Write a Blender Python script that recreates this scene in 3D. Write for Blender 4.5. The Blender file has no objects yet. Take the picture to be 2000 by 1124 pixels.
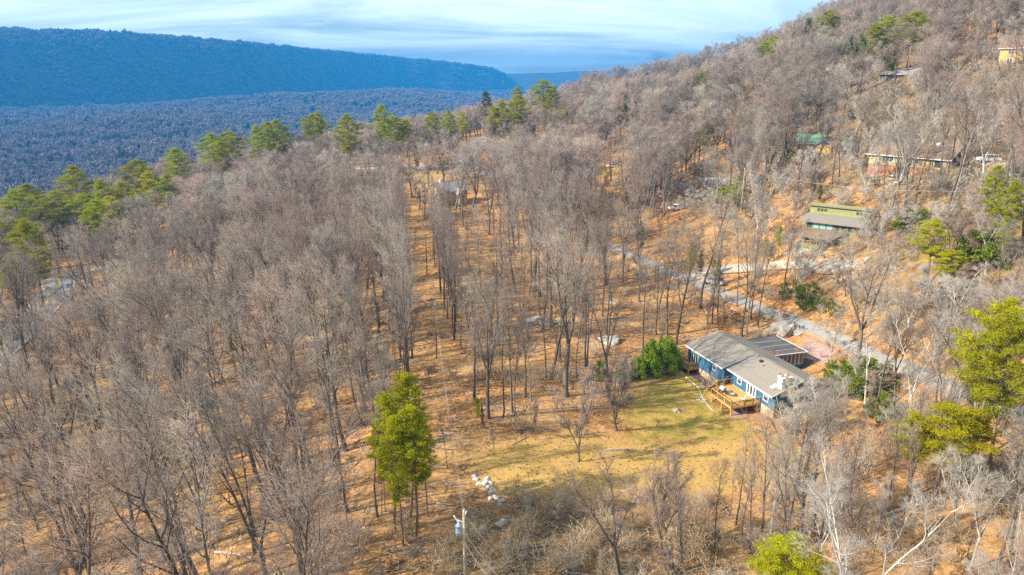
import bpy, math, random
import numpy as np
from mathutils import Vector, Matrix

# ------------------------------------------------------------------ camera, sky, sun, exposure
SC = bpy.context.scene
COL = SC.collection
R = math.radians
FPX, PITCH, CZ = 1333.0, R(17.2), 46.0          # focal length in photo pixels, pitch down, camera height

cam_d = bpy.data.cameras.new('camera')
cam_d.sensor_width = 36.0
cam_d.lens = FPX / 2000.0 * 36.0
cam_d.clip_start = 0.5
cam_d.clip_end = 40000
cam = bpy.data.objects.new('camera', cam_d)
COL.objects.link(cam)
cam.location = (0, 0, CZ)
cam.rotation_euler = (math.pi / 2 - PITCH, 0, 0)
SC.camera = cam

SUN_EL, SUN_FROM = R(33), Vector((-1.0, -0.30, 0)).normalized()     # the sun stands to the left
to_sun = Vector((SUN_FROM.x * math.cos(SUN_EL), SUN_FROM.y * math.cos(SUN_EL), math.sin(SUN_EL)))
sun_d = bpy.data.lights.new('sun', 'SUN')
sun_d.energy = 5.0
sun_d.angle = R(0.5)
sun_d.color = (1.0, 0.90, 0.76)
sun = bpy.data.objects.new('sun', sun_d)
COL.objects.link(sun)
sun.rotation_euler = to_sun.to_track_quat('Z', 'Y').to_euler()

W = bpy.data.worlds.new('World')
SC.world = W
W.use_nodes = True
nt = W.node_tree
nt.nodes.clear()
wo = nt.nodes.new('ShaderNodeOutputWorld')
bg = nt.nodes.new('ShaderNodeBackground')
bg.inputs['Strength'].default_value = 0.07
sky = nt.nodes.new('ShaderNodeTexSky')
sky.sky_type = 'NISHITA'
sky.sun_disc = False
sky.sun_elevation = SUN_EL
sky.sun_rotation = math.atan2(to_sun.x, to_sun.y)
sky.air_density = 1.0
sky.dust_density = 0.4
sky.ozone_density = 2.5
# thin cirrus sheet, the same all round the sky
tc = nt.nodes.new('ShaderNodeTexCoord')
sep = nt.nodes.new('ShaderNodeSeparateXYZ')
nt.links.new(tc.outputs['Generated'], sep.inputs[0])
def wmath(op, a, b):
    n = nt.nodes.new('ShaderNodeMath')
    n.operation = op
    for i, v in enumerate((a, b)):
        if isinstance(v, (int, float)):
            n.inputs[i].default_value = v
        else:
            nt.links.new(v, n.inputs[i])
    return n.outputs[0]
den = wmath('ADD', wmath('MAXIMUM', sep.outputs['Z'], 0.0), 0.13)
comb = nt.nodes.new('ShaderNodeCombineXYZ')
nt.links.new(wmath('MULTIPLY', wmath('DIVIDE', sep.outputs['X'], den), 0.5), comb.inputs[0])
nt.links.new(wmath('MULTIPLY', wmath('DIVIDE', sep.outputs['Y'], den), 0.95), comb.inputs[1])
mp = nt.nodes.new('ShaderNodeMapping')
mp.inputs['Rotation'].default_value = (0, 0, R(-14))
mp.inputs['Location'].default_value = (3.1, 1.7, 0)
nt.links.new(comb.outputs[0], mp.inputs['Vector'])
nz = nt.nodes.new('ShaderNodeTexNoise')
nz.inputs['Scale'].default_value = 0.85
nz.inputs['Detail'].default_value = 9
nz.inputs['Roughness'].default_value = 0.58
nz.inputs['Distortion'].default_value = 0.9
nt.links.new(mp.outputs[0], nz.inputs['Vector'])
cr = nt.nodes.new('ShaderNodeValToRGB')
cr.color_ramp.elements[0].position = 0.33
cr.color_ramp.elements[0].color = (0.0, 0.0, 0.0, 1)
cr.color_ramp.elements[1].position = 0.58
cr.color_ramp.elements[1].color = (0.95, 0.95, 0.95, 1)
nt.links.new(nz.outputs['Fac'], cr.inputs[0])
mixc = nt.nodes.new('ShaderNodeMix')
mixc.data_type = 'RGBA'
nt.links.new(cr.outputs[0], mixc.inputs['Factor'])
hsv = nt.nodes.new('ShaderNodeHueSaturation')
hsv.inputs['Saturation'].default_value = 1.4
hsv.inputs['Value'].default_value = 0.92
nt.links.new(sky.outputs[0], hsv.inputs['Color'])
nt.links.new(hsv.outputs[0], mixc.inputs[6])
mixc.inputs[7].default_value = (9.0, 10.4, 11.4, 1)
nt.links.new(mixc.outputs[2], bg.inputs['Color'])
nt.links.new(bg.outputs[0], wo.inputs['Surface'])

vs = SC.view_settings
vs.view_transform = 'Standard'
vs.look = 'None'
vs.gamma = 1.0
vs.use_curve_mapping = False
vs.exposure = 1.2
SC.cycles.use_denoising = False
SC.cycles.max_bounces = 5
SC.cycles.diffuse_bounces = 3
SC.cycles.transparent_max_bounces = 8
SC.cycles.volume_bounces = 0

# ------------------------------------------------------------------ pixels to directions
cp, sp = math.cos(PITCH), math.sin(PITCH)
def ray(px, py):
    x = (px - 1000) / FPX
    u = (562 - py) / FPX
    return Vector((x, cp + u * sp, -sp + u * cp))
def at_dist(px, py, D):                       # point on that line of sight, D metres away on the map
    d = ray(px, py)
    t = D / math.hypot(d.x, d.y)
    return Vector((d.x * t, d.y * t, CZ + d.z * t))
def at_z(px, py, z):
    d = ray(px, py)
    t = (z - CZ) / d.z
    return Vector((d.x * t, d.y * t, z))
def project(x, y, z):
    f = y * cp - (z - CZ) * sp
    u = y * sp + (z - CZ) * cp
    return 1000 + FPX * x / f, 562 - FPX * u / f, f

# ------------------------------------------------------------------ terrain
CTRL = []
def gp(px, py, z): CTRL.append(tuple(at_z(px, py, z)))
def gd(px, py, D, drop=0.0):
    p = at_dist(px, py, D)
    CTRL.append((p.x, p.y, p.z - drop))
for a in [(900, 1124, 3), (870, 800, 1), (850, 620, 0), (815, 480, 0), (870, 405, 1), (1200, 850, 0.6), (1400, 800, -0.4),
          (1500, 830, -0.6), (1560, 900, 0.2), (1380, 690, 0.6), (1050, 625, 0), (1100, 770, 0.3), (1250, 560, 1.0), (1000, 960, 1.5), (1150, 1124, 2.2),
          (1440, 588, 2.0), (1530, 625, 2.2), (1640, 665, 2.6), (1760, 715, 3.4), (1960, 795, 5.2), (1620, 700, 1.6), (1500, 660, 1.4),
          (1340, 545, 2.6), (1260, 510, 3.0), (1580, 512, 7.4), (1660, 527, 7.2), (1520, 520, 5.8), (1560, 590, 3.2),
          (1450, 1124, 1.5), (1700, 1000, 3), (1960, 1000, 6), (1990, 1124, 6),
          (0, 1124, -6), (0, 900, -12), (400, 700, -6.5), (600, 600, -4), (600, 900, -1.5), (300, 1000, -4), (500, 480, -5), (700, 480, -1.5),
          (200, 700, -12), (250, 520, -13), (400, 480, -9)]:
    gp(*a)
for a in [(1960, 545, 108), (1990, 400, 152), (1720, 352, 182), (1930, 318, 186), (1830, 470, 128), (1640, 440, 152), (1765, 165, 290), (1980, 125, 282), (1600, 296, 238),
          (1390, 372, 240), (1320, 412, 212), (1190, 335, 300), (1230, 268, 350), (1415, 228, 330), (1060, 268, 400),
          (760, 325, 330), (920, 290, 395), (930, 270, 450), (860, 345, 305), (0, 690, 172), (60, 610, 196), (150, 540, 222), (1500, 160, 400), (1880, 60, 380)]:
    gd(*a)
for a in [(0, 400, 300, 20), (300, 330, 340, 20), (420, 290, 370, 20), (560, 265, 400, 20), (760, 232, 440, 20), (950, 205, 520, 20), (1100, 152, 520, 25),
          (1250, 130, 500, 29), (1400, 108, 470, 30), (1640, 0, 440, 25), (1820, -60, 460, 18), (2050, -150, 460, 18), (2400, -260, 470, 18)]:
    gd(*a)
CTRL += [(-300, 60, -40), (-150, 0, -24), (-60, 0, -6), (0, 20, 4.5), (60, 30, 8), (150, 40, 26), (260, 120, 62), (-340, 200, -46), (0, -150, 4), (120, -120, 24), (-150, -150, -24)]
CP = np.array(CTRL)
MQC = 18.0
def _phi(r2): return np.sqrt(r2 + MQC * MQC)
_n = len(CP)
_A = np.zeros((_n + 3, _n + 3))
_d2 = ((CP[:, None, :2] - CP[None, :, :2]) ** 2).sum(-1)
_A[:_n, :_n] = _phi(_d2) - np.eye(_n) * 2.5
_A[:_n, _n] = 1; _A[:_n, _n + 1:] = CP[:, :2]
_A[_n, :_n] = 1; _A[_n + 1:, :_n] = CP[:, :2].T
_w = np.linalg.solve(_A, np.concatenate([CP[:, 2], np.zeros(3)]))
def near_z(x, y):
    x = np.asarray(x, float); y = np.asarray(y, float)
    z = _w[_n] + _w[_n + 1] * x + _w[_n + 2] * y
    for i in range(_n):
        z = z + _w[i] * _phi((x - CP[i, 0]) ** 2 + (y - CP[i, 1]) ** 2)
    return np.clip(z, -60, 150)
EDGE = np.array([(-1500, -300), (-520, 20), (-330, 170), (-215, 275), (-178, 330), (-140, 405), (-85, 460), (-25, 560), (50, 560), (150, 520), (230, 500), (420, 560), (1500, 900)], float)
def edge_dist(x, y):
    best = np.full(np.shape(x), 1e9); sign = np.zeros(np.shape(x))
    for a, b in zip(EDGE[:-1], EDGE[1:]):
        d = b - a; L = d @ d
        t = np.clip(((x - a[0]) * d[0] + (y - a[1]) * d[1]) / L, 0, 1)
        qx, qy = x - a[0] - t * d[0], y - a[1] - t * d[1]
        q = np.hypot(qx, qy)
        s = np.sign(d[0] * qy - d[1] * qx)
        m = q < best
        best = np.where(m, q, best); sign = np.where(m, s, sign)
    return best * sign
def vnoise(x, y, s, seed=0):
    x = np.asarray(x, float) / s; y = np.asarray(y, float) / s
    xi = np.floor(x).astype(np.int64); yi = np.floor(y).astype(np.int64)
    fx = x - xi; fy = y - yi
    fx = fx * fx * (3 - 2 * fx); fy = fy * fy * (3 - 2 * fy)
    def h(a, b):
        v = np.sin(a * 127.1 + b * 311.7 + seed * 74.7) * 43758.5453
        return v - np.floor(v)
    return (h(xi, yi) * (1 - fx) + h(xi + 1, yi) * fx) * (1 - fy) + (h(xi, yi + 1) * (1 - fx) + h(xi + 1, yi + 1) * fx) * fy
def sstep(a, b, x):
    t = np.clip((x - a) / (b - a), 0, 1)
    return t * t * (3 - 2 * t)
# the long ridge across the valley: azimuth, foot distance, crest distance, crest height
RPX = [-900, -300, 0, 230, 450, 580, 700, 780, 850, 910, 960, 990, 1005, 1018]
RFT = [2850, 3300, 3600, 3740, 4090, 4840, 5440, 5790, 5940, 6100, 6260, 6350, 6380, 6400]
RCR = [3200, 3650, 3960, 4100, 4450, 5200, 5800, 6150, 6300, 6450, 6600, 6680, 6700, 6720]
RPY = [62, 60, 63, 67, 84, 96, 108, 116, 123, 129, 136, 150, 166, 185]
_raz = np.array([math.atan2(ray(p, 120).x, ray(p, 120).y) for p in RPX])
_rz = np.array([at_dist(p, q, d).z for p, q, d in zip(RPX, RPY, RCR)])
VZ = -95.0
def ground_z(x, y):
    x = np.asarray(x, float); y = np.asarray(y, float)
    r = np.hypot(x, y)
    zn = near_z(x, y) + (vnoise(x, y, 17, 1) - 0.5) * 0.7 + (vnoise(x, y, 6, 2) - 0.5) * 0.25
    s = edge_dist(x, y)
    zv = VZ + (vnoise(x, y, 420, 3) - 0.5) * 26 + (vnoise(x, y, 130, 4) - 0.5) * 10
    az = np.arctan2(x, y)
    for caz, cr_, hw, dd, hh in ((-16, 3300, 9, 700, 46), (-27, 2300, 7, 450, 30), (-8, 3900, 6, 700, 40)):
        zv = zv + hh * np.exp(-((np.degrees(az) - caz) / hw) ** 2 - ((r - cr_) / dd) ** 2)
    ft = np.interp(az, _raz, RFT); cr2 = np.interp(az, _raz, RCR); zc = np.interp(az, _raz, _rz, right=VZ)
    t = (r - ft) / (cr2 - ft)
    gul = (vnoise(np.degrees(az) * 60, r * 0.12, 55, 5) - 0.5) * 0.20 + (vnoise(np.degrees(az) * 60, r * 0.2, 21, 9) - 0.5) * 0.10
    lift = sstep(-0.12, 1.0, t + gul * (1 - np.clip(t, 0, 1)))
    zv = zv * (1 - lift) + zc * lift
    far = sstep(6900, 7900, r) * (178 + 34 * sstep(R(2.5), R(11), az) + (vnoise(np.degrees(az) * 100, r * 0, 260, 6) - 0.5) * 22)
    zv = np.maximum(zv, VZ + far)
    w = sstep(0, 240, s)
    return zn * (1 - w) + zv * w
def gz(x, y): return float(ground_z(np.array([x]), np.array([y]))[0])
_T = np.concatenate([np.arange(30, 500, 1.0), np.arange(500, 9000, 12.0)])
def P(px, py):                                   # where the line of sight meets the ground
    d = ray(px, py); h = math.hypot(d.x, d.y)
    t = _T / h
    X, Y, Z = d.x * t, d.y * t, CZ + d.z * t
    k = np.argmax(Z < ground_z(X, Y))
    a, b = t[max(k - 1, 0)], t[k]
    for _ in range(14):
        m = (a + b) / 2
        if CZ + d.z * m < gz(d.x * m, d.y * m): b = m
        else: a = m
    return Vector((d.x * b, d.y * b, gz(d.x * b, d.y * b)))

# ------------------------------------------------------------------ material helpers
MAT = {}
class NG:
    def __init__(self, m):
        self.t = m.node_tree; self.n = self.t.nodes; self.l = self.t.links
    def node(self, typ, **kw):
        n = self.n.new(typ)
        for k, v in kw.items(): setattr(n, k, v)
        return n
    def put(self, sock, v):
        if hasattr(v, 'is_output') or isinstance(v, bpy.types.NodeSocket): self.l.new(v, sock)
        else: sock.default_value = v
    def noise(self, scale, detail=4, rough=0.6, vec=None, dist=0.0):
        n = self.node('ShaderNodeTexNoise')
        n.inputs['Scale'].default_value = scale; n.inputs['Detail'].default_value = detail
        n.inputs['Roughness'].default_value = rough; n.inputs['Distortion'].default_value = dist
        if vec is not None: self.l.new(vec, n.inputs['Vector'])
        return n.outputs['Fac']
    def ramp(self, fac, stops):
        n = self.node('ShaderNodeValToRGB'); e = n.color_ramp.elements
        while len(e) < len(stops): e.new(0.5)
        for k, (p, c) in enumerate(stops):
            e[k].position = p; e[k].color = (*c, 1) if len(c) == 3 else c
        self.l.new(fac, n.inputs[0])
        return n.outputs[0]
    def mix(self, fac, a, b, mode='MIX'):
        n = self.node('ShaderNodeMix'); n.data_type = 'RGBA'; n.blend_type = mode
        self.put(n.inputs[0], fac)
        for s, v in ((6, a), (7, b)):
            if isinstance(v, tuple): n.inputs[s].default_value = (*v, 1) if len(v) == 3 else v
            else: self.l.new(v, n.inputs[s])
        return n.outputs[2]
    def math(self, op, a, b=0.0, clamp=False):
        n = self.node('ShaderNodeMath', operation=op, use_clamp=clamp)
        self.put(n.inputs[0], a); self.put(n.inputs[1], b)
        return n.outputs[0]
    def bump(self, h, strength=0.3, dist=0.05):
        n = self.node('ShaderNodeBump'); n.inputs['Strength'].default_value = strength; n.inputs['Distance'].default_value = dist
        self.l.new(h, n.inputs['Height'])
        return n.outputs[0]
def new_mat(name):
    m = bpy.data.materials.new(name); m.use_nodes = True
    MAT[name] = m
    g = NG(m)
    b = g.n['Principled BSDF']
    return m, g, b
def plain(name, c, rough=0.75, var=0.25, scale=3.0, metal=0.0, bump=0.0, random_=0.0, stripes=None):
    m, g, b = new_mat(name)
    o = g.node('ShaderNodeTexCoord').outputs['Object']
    f = g.noise(scale, 6, 0.65, o)
    lo = tuple(x * (1 - var) for x in c); hi = tuple(min(1, x * (1 + var)) for x in c)
    col = g.ramp(f, [(0.3, lo), (0.7, hi)])
    h = f
    if stripes:                                    # joints between boards: fine relief only
        ax, per = stripes
        s = g.node('ShaderNodeSeparateXYZ'); g.l.new(o, s.inputs[0])
        fr = g.math('FRACT', g.math('DIVIDE', s.outputs[ax], per))
        line = g.math('LESS_THAN', fr, 0.10)
        cell = g.node('ShaderNodeTexWhiteNoise', noise_dimensions='1D')
        g.l.new(g.math('FLOOR', g.math('DIVIDE', s.outputs[ax], per)), cell.inputs['W'])
        col = g.mix(g.math('MULTIPLY', cell.outputs['Value'], 0.35), col, lo)
        col = g.mix(g.math('MULTIPLY', line, 0.55), col, tuple(x * 0.4 for x in c))
        h = g.math('SUBTRACT', f, line)
    if random_:
        oi = g.node('ShaderNodeObjectInfo')
        hs = g.node('ShaderNodeHueSaturation')
        g.l.new(col, hs.inputs['Color'])
        g.l.new(g.math('ADD', g.math('MULTIPLY', oi.outputs['Random'], random_), 1 - random_ / 2), hs.inputs['Value'])
        col = hs.outputs[0]
    g.l.new(col, b.inputs['Base Color'])
    b.inputs['Roughness'].default_value = rough
    b.inputs['Metallic'].default_value = metal
    if bump: g.l.new(g.bump(h, bump, 0.04), b.inputs['Normal'])
    return m
def bark(name, c, c2, var=0.35, dark=0.5, scale=1.2, c3=None, c4=None):
    """bark colour with a per-tree tint"""
    m, g, b = new_mat(name)
    o = g.node('ShaderNodeTexCoord').outputs['Object']
    oi = g.node('ShaderNodeObjectInfo')
    col = g.ramp(g.noise(scale, 5, 0.7, o), [(0.34, tuple(x * dark for x in c)), (0.62, c)])
    wt = g.node('ShaderNodeTexWhiteNoise', noise_dimensions='1D')
    g.l.new(g.math('MULTIPLY', oi.outputs['Random'], 37.3), wt.inputs['W'])
    tint = g.ramp(wt.outputs['Value'], [(0.0, c), (0.3, c2), (0.55, c3 or c), (0.8, c4 or c2), (1.0, c)])
    col = g.mix(0.75, col, g.mix(0.25, tint, col))
    wn = g.node('ShaderNodeTexWhiteNoise', noise_dimensions='1D')
    g.l.new(g.math('MULTIPLY', oi.outputs['Random'], 91.7), wn.inputs['W'])
    hs = g.node('ShaderNodeHueSaturation')
    g.l.new(col, hs.inputs['Color'])
    g.l.new(g.math('ADD', g.math('MULTIPLY', wn.outputs['Value'], var), 1 - var / 2), hs.inputs['Value'])
    g.l.new(hs.outputs[0], b.inputs['Base Color'])
    b.inputs['Roughness'].default_value = 0.85
    b.inputs['Specular IOR Level'].default_value = 0.15
    return m
def leaf(name, c, c2, trans=0.25, var=0.3):
    m, g, b = new_mat(name)
    o = g.node('ShaderNodeTexCoord').outputs['Object']
    oi = g.node('ShaderNodeObjectInfo')
    col = g.ramp(g.noise(0.9, 5, 0.7, o), [(0.32, c), (0.68, c2)])
    hs = g.node('ShaderNodeHueSaturation')
    g.l.new(col, hs.inputs['Color'])
    g.l.new(g.math('ADD', g.math('MULTIPLY', oi.outputs['Random'], var), 1 - var / 2), hs.inputs['Value'])
    g.l.new(g.math('ADD', g.math('MULTIPLY', oi.outputs['Random'], 0.03), 0.485), hs.inputs['Hue'])
    g.n.remove(b)
    d = g.node('ShaderNodeBsdfDiffuse'); t = g.node('ShaderNodeBsdfTranslucent'); mx = g.node('ShaderNodeMixShader')
    g.l.new(hs.outputs[0], d.inputs['Color']); g.l.new(hs.outputs[0], t.inputs['Color'])
    mx.inputs[0].default_value = trans
    g.l.new(d.outputs[0], mx.inputs[1]); g.l.new(t.outputs[0], mx.inputs[2])
    g.l.new(mx.outputs[0], g.n['Material Output'].inputs['Surface'])
    return m
def glass(name, c=(0.03, 0.045, 0.06)):
    m, g, b = new_mat(name)
    g.l.new(g.ramp(g.noise(0.8, 3), [(0.35, c), (0.7, tuple(x * 2.2 for x in c))]), b.inputs['Base Color'])
    b.inputs['Roughness'].default_value = 0.06
    b.inputs['Specular IOR Level'].default_value = 0.8
    return m

# ---- the ground material: leaf litter, lawn, straw grass by painted map (attribute), valley floor beyond
m, g, b = new_mat('leaf_litter_ground')
o = g.node('ShaderNodeTexCoord').outputs['Object']
at = g.node('ShaderNodeAttribute', attribute_name='cover')
cov = g.node('ShaderNodeSeparateColor'); g.l.new(at.outputs['Color'], cov.inputs[0])
vor = g.node('ShaderNodeTexVoronoi'); vor.inputs['Scale'].default_value = 3.4; g.l.new(o, vor.inputs['Vector'])
vs_ = g.node('ShaderNodeSeparateColor'); g.l.new(vor.outputs['Color'], vs_.inputs[0])
big = g.noise(0.09, 5, 0.6, o)
mid = g.noise(0.8, 6, 0.72, o)
litter = g.ramp(vs_.outputs[0], [(0.0, (0.115, 0.052, 0.022)), (0.35, (0.38, 0.172, 0.052)), (0.7, (0.55, 0.28, 0.09)), (1.0, (0.67, 0.42, 0.18))])
litter = g.mix(g.ramp(mid, [(0.36, (0.92, 0.92, 0.92)), (0.58, (0, 0, 0))]), litter, (0.15, 0.066, 0.026))
litter = g.mix(g.ramp(g.noise(0.035, 6, 0.65, o), [(0.40, (0.72, 0.72, 0.72)), (0.60, (0, 0, 0))]), litter, g.mix(0.6, litter, (0.13, 0.072, 0.036)))
litter = g.mix(g.ramp(g.noise(0.3, 5, 0.7, o), [(0.36, (0.8, 0.8, 0.8)), (0.5, (0, 0, 0))]), litter, g.mix(0.55, litter, (0.12, 0.06, 0.03)))
litter = g.mix(g.ramp(big, [(0.42, (0, 0, 0)), (0.66, (0.75, 0.75, 0.75))]), litter, (0.45, 0.27, 0.115))
grassn = g.noise(5.0, 5, 0.8, o)
straw = g.ramp(grassn, [(0.3, (0.23, 0.135, 0.035)), (0.55, (0.44, 0.275, 0.085)), (0.75, (0.62, 0.44, 0.18))])
lawn = g.mix(g.ramp(g.noise(0.6, 6, 0.75, o), [(0.40, (0, 0, 0)), (0.62, (0.9, 0.9, 0.9))]), g.ramp(grassn, [(0.3, (0.10, 0.088, 0.014)), (0.55, (0.22, 0.18, 0.03)), (0.75, (0.40, 0.30, 0.08))]), straw)
duff = g.ramp(mid, [(0.3, (0.075, 0.05, 0.024)), (0.7, (0.27, 0.18, 0.085))])
brk = g.math('SUBTRACT', g.noise(0.45, 6, 0.7, o), 0.5)
def cov_fac(s): return g.math('MULTIPLY', g.math('SUBTRACT', g.math('ADD', s, g.math('MULTIPLY', brk, 2.6)), 0.36), 2.2, True)
col = g.mix(cov_fac(cov.outputs[2]), litter, duff)
col = g.mix(cov_fac(cov.outputs[1]), col, straw)
col = g.mix(cov_fac(cov.outputs[0]), col, lawn)
ca = at.outputs['Alpha']
col = g.mix(ca, (0.10, 0.075, 0.055), col)
g.l.new(col, b.inputs['Base Color'])
b.inputs['Roughness'].default_value = 0.95
b.inputs['Specular IOR Level'].default_value = 0.1
g.l.new(g.bump(g.math('ADD', vs_.outputs[1], g.math('MULTIPLY', mid, 2.0)), 0.6, 0.10), b.inputs['Normal'])

def paving(name, c, leaves=0.5, crack=0.5):
    m, g, b = new_mat(name)
    o = g.node('ShaderNodeTexCoord').outputs['Object']
    col = g.ramp(g.noise(0.35, 6, 0.7, o), [(0.3, tuple(x * 0.72 for x in c)), (0.7, tuple(min(1, x * 1.18) for x in c))])
    col = g.mix(0.35, col, g.ramp(g.noise(7, 4, 0.8, o), [(0.35, tuple(x * 0.5 for x in c)), (0.65, c)]))
    v = g.node('ShaderNodeTexVoronoi', feature='DISTANCE_TO_EDGE'); v.inputs['Scale'].default_value = 0.33; g.l.new(o, v.inputs['Vector'])
    col = g.mix(g.math('MULTIPLY', g.math('LESS_THAN', v.outputs['Distance'], 0.018), crack), col, tuple(x * 0.35 for x in c))
    ed = g.node('ShaderNodeAttribute', attribute_name='edge')
    e3 = g.math('POWER', ed.outputs['Fac'], 3.0)
    n2 = g.noise(1.3, 6, 0.8, o)
    f = g.math('MULTIPLY', g.math('SUBTRACT', g.math('ADD', n2, g.math('MULTIPLY', e3, 0.32)), 0.68 - 0.08 * leaves), 9.0, True)
    col = g.mix(f, col, g.ramp(g.noise(4, 4, 0.8, o), [(0.35, (0.17, 0.08, 0.03)), (0.65, (0.45, 0.25, 0.10))]))
    g.l.new(col, b.inputs['Base Color']); b.inputs['Roughness'].default_value = 0.9
    g.l.new(g.bump(n2, 0.4, 0.05), b.inputs['Normal'])
    return m
paving('asphalt', (0.27, 0.25, 0.225), 1.5)
paving('asphalt_far', (0.27, 0.26, 0.25), 0.3)
paving('concrete', (0.44, 0.39, 0.31), 0.9)
paving('pink_paving', (0.34, 0.23, 0.205), 1.0, 0.9)
plain('yellow_paint', (0.60, 0.38, 0.02), 0.7, 0.2, 2)
plain('white_paint_line', (0.70, 0.69, 0.66), 0.7, 0.2, 2)
plain('roof_shingle', (0.225, 0.20, 0.165), 0.95, 0.30, 9, bump=0.3, stripes=(1, 0.16))
plain('flat_roof', (0.075, 0.072, 0.066), 0.85, 0.5, 0.55)
plain('rust', (0.17, 0.075, 0.035), 0.95, 0.5, 2.5)
plain('blue_siding', (0.035, 0.125, 0.225), 0.75, 0.30, 2.0, bump=0.25, stripes=(0, 0.30))
plain('blue_siding_end', (0.035, 0.125, 0.225), 0.75, 0.30, 2.0, bump=0.25, stripes=(1, 0.30))
plain('white_trim', (0.78, 0.78, 0.76), 0.5, 0.06, 2)
plain('stone', (0.42, 0.33, 0.20), 0.9, 0.45, 1.6, bump=0.5)
plain('deck_wood', (0.50, 0.30, 0.09), 0.8, 0.25, 3, stripes=(0, 0.15))
plain('rail_wood', (0.52, 0.29, 0.085), 0.8, 0.25, 3)
plain('chimney_white', (0.72, 0.70, 0.66), 0.85, 0.12, 3, bump=0.3)
plain('terracotta', (0.45, 0.12, 0.05), 0.8, 0.2, 4)
plain('flashing', (0.30, 0.42, 0.38), 0.5, 0.2, 3)
plain('green_siding', (0.26, 0.27, 0.10), 0.8, 0.2, 1.5, bump=0.2, stripes=(2, 0.22))
plain('green_trim', (0.20, 0.23, 0.06), 0.8, 0.2, 2)
plain('orange_post', (0.62, 0.25, 0.03), 0.7, 0.2, 2)
plain('garage_door_paint', (0.36, 0.35, 0.24), 0.8, 0.25, 2)
plain('tan_siding', (0.46, 0.38, 0.21), 0.8, 0.15, 2, stripes=(2, 0.2))
plain('brick', (0.36, 0.16, 0.075), 0.9, 0.3, 4)
plain('dark_brick', (0.20, 0.07, 0.045), 0.9, 0.3, 4)
plain('grey_siding', (0.12, 0.125, 0.13), 0.8, 0.2, 2, stripes=(2, 0.2))
plain('brown_shingle', (0.21, 0.135, 0.09), 0.95, 0.3, 6, stripes=(1, 0.2))
plain('grey_shingle', (0.27, 0.255, 0.24), 0.95, 0.25, 6, stripes=(1, 0.2))
plain('green_metal_roof', (0.12, 0.26, 0.15), 0.5, 0.15, 2, stripes=(0, 0.4))
plain('blue_gable', (0.06, 0.12, 0.26), 0.7, 0.2, 2)
plain('cream_siding', (0.66, 0.53, 0.24), 0.8, 0.12, 2, stripes=(2, 0.2))
plain('yellow_siding', (0.60, 0.40, 0.13), 0.8, 0.15, 2, stripes=(2, 0.2))
plain('dark_wood', (0.075, 0.055, 0.04), 0.85, 0.3, 2)
plain('pole_wood', (0.30, 0.25, 0.16), 0.9, 0.3, 3)
plain('pole_wood_brown', (0.17, 0.075, 0.035), 0.9, 0.3, 3)
plain('transformer_paint', (0.28, 0.40, 0.50), 0.4, 0.08, 3)
plain('steel', (0.55, 0.56, 0.57), 0.4, 0.1, 3, metal=0.6)
plain('wire', (0.30, 0.29, 0.28), 0.5, 0.1, 3)
plain('porcelain', (0.66, 0.70, 0.70), 0.3, 0.05, 3)
plain('rock_pale', (0.45, 0.44, 0.41), 0.9, 0.4, 1.8, bump=0.6, random_=0.4)
plain('rock_tan', (0.36, 0.28, 0.19), 0.9, 0.5, 1.2, bump=0.7, random_=0.3)
plain('rock_grey', (0.27, 0.255, 0.225), 0.9, 0.55, 0.9, bump=0.7, random_=0.3)
plain('mulch', (0.075, 0.05, 0.04), 0.95, 0.4, 5)
plain('fence_wood', (0.46, 0.155, 0.05), 0.85, 0.25, 2)
plain('car_white', (0.80, 0.80, 0.80), 0.25, 0.03, 1)
plain('car_silver', (0.50, 0.52, 0.54), 0.25, 0.05, 1, metal=0.4)
plain('tyre', (0.02, 0.02, 0.02), 0.9, 0.2, 4)
plain('black_metal', (0.025, 0.025, 0.028), 0.4, 0.2, 3)
plain('cushion_grey', (0.40, 0.41, 0.43), 0.9, 0.15, 4)
plain('sign_blue', (0.03, 0.22, 0.50), 0.5, 0.05, 2)
plain('toy_orange', (0.75, 0.16, 0.03), 0.5, 0.05, 2)
glass('window_glass')
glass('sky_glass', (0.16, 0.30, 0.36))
plain('stump_wood', (0.38, 0.30, 0.22), 0.9, 0.4, 5)
bark('bark_grey', (0.135, 0.115, 0.095), (0.12, 0.094, 0.072), 0.6, 0.45, c3=(0.075, 0.06, 0.05), c4=(0.22, 0.20, 0.175))
bark('twig_grey', (0.265, 0.22, 0.188), (0.305, 0.205, 0.155), 0.65, 0.6, c3=(0.16, 0.122, 0.105), c4=(0.285, 0.28, 0.225))
bark('bark_pale', (0.46, 0.445, 0.40), (0.36, 0.345, 0.31), 0.3, 0.55)
bark('twig_pale', (0.345, 0.32, 0.28), (0.36, 0.315, 0.255), 0.35, 0.7)
bark('bark_pine', (0.20, 0.135, 0.095), (0.24, 0.17, 0.12), 0.3, 0.5)
bark('brush_brown', (0.42, 0.32, 0.22), (0.50, 0.35, 0.16), 0.5, 0.7, c3=(0.40, 0.36, 0.30), c4=(0.34, 0.24, 0.16))
leaf('pine_needles', (0.19, 0.22, 0.010), (0.38, 0.39, 0.018), 0.42)
leaf('pine_needles_yellow', (0.27, 0.28, 0.006), (0.50, 0.48, 0.014), 0.45, 0.2)
leaf('pine_needles_dark', (0.055, 0.085, 0.010), (0.12, 0.15, 0.014), 0.3)
leaf('bamboo_leaves', (0.17, 0.25, 0.018), (0.34, 0.43, 0.04), 0.25, 0.2)
leaf('broad_leaves', (0.08, 0.12, 0.015), (0.22, 0.26, 0.03), 0.3)
leaf('ivy_leaves', (0.045, 0.085, 0.013), (0.12, 0.16, 0.02), 0.25)
leaf('rust_leaves', (0.30, 0.115, 0.03), (0.48, 0.21, 0.07), 0.3)
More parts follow.
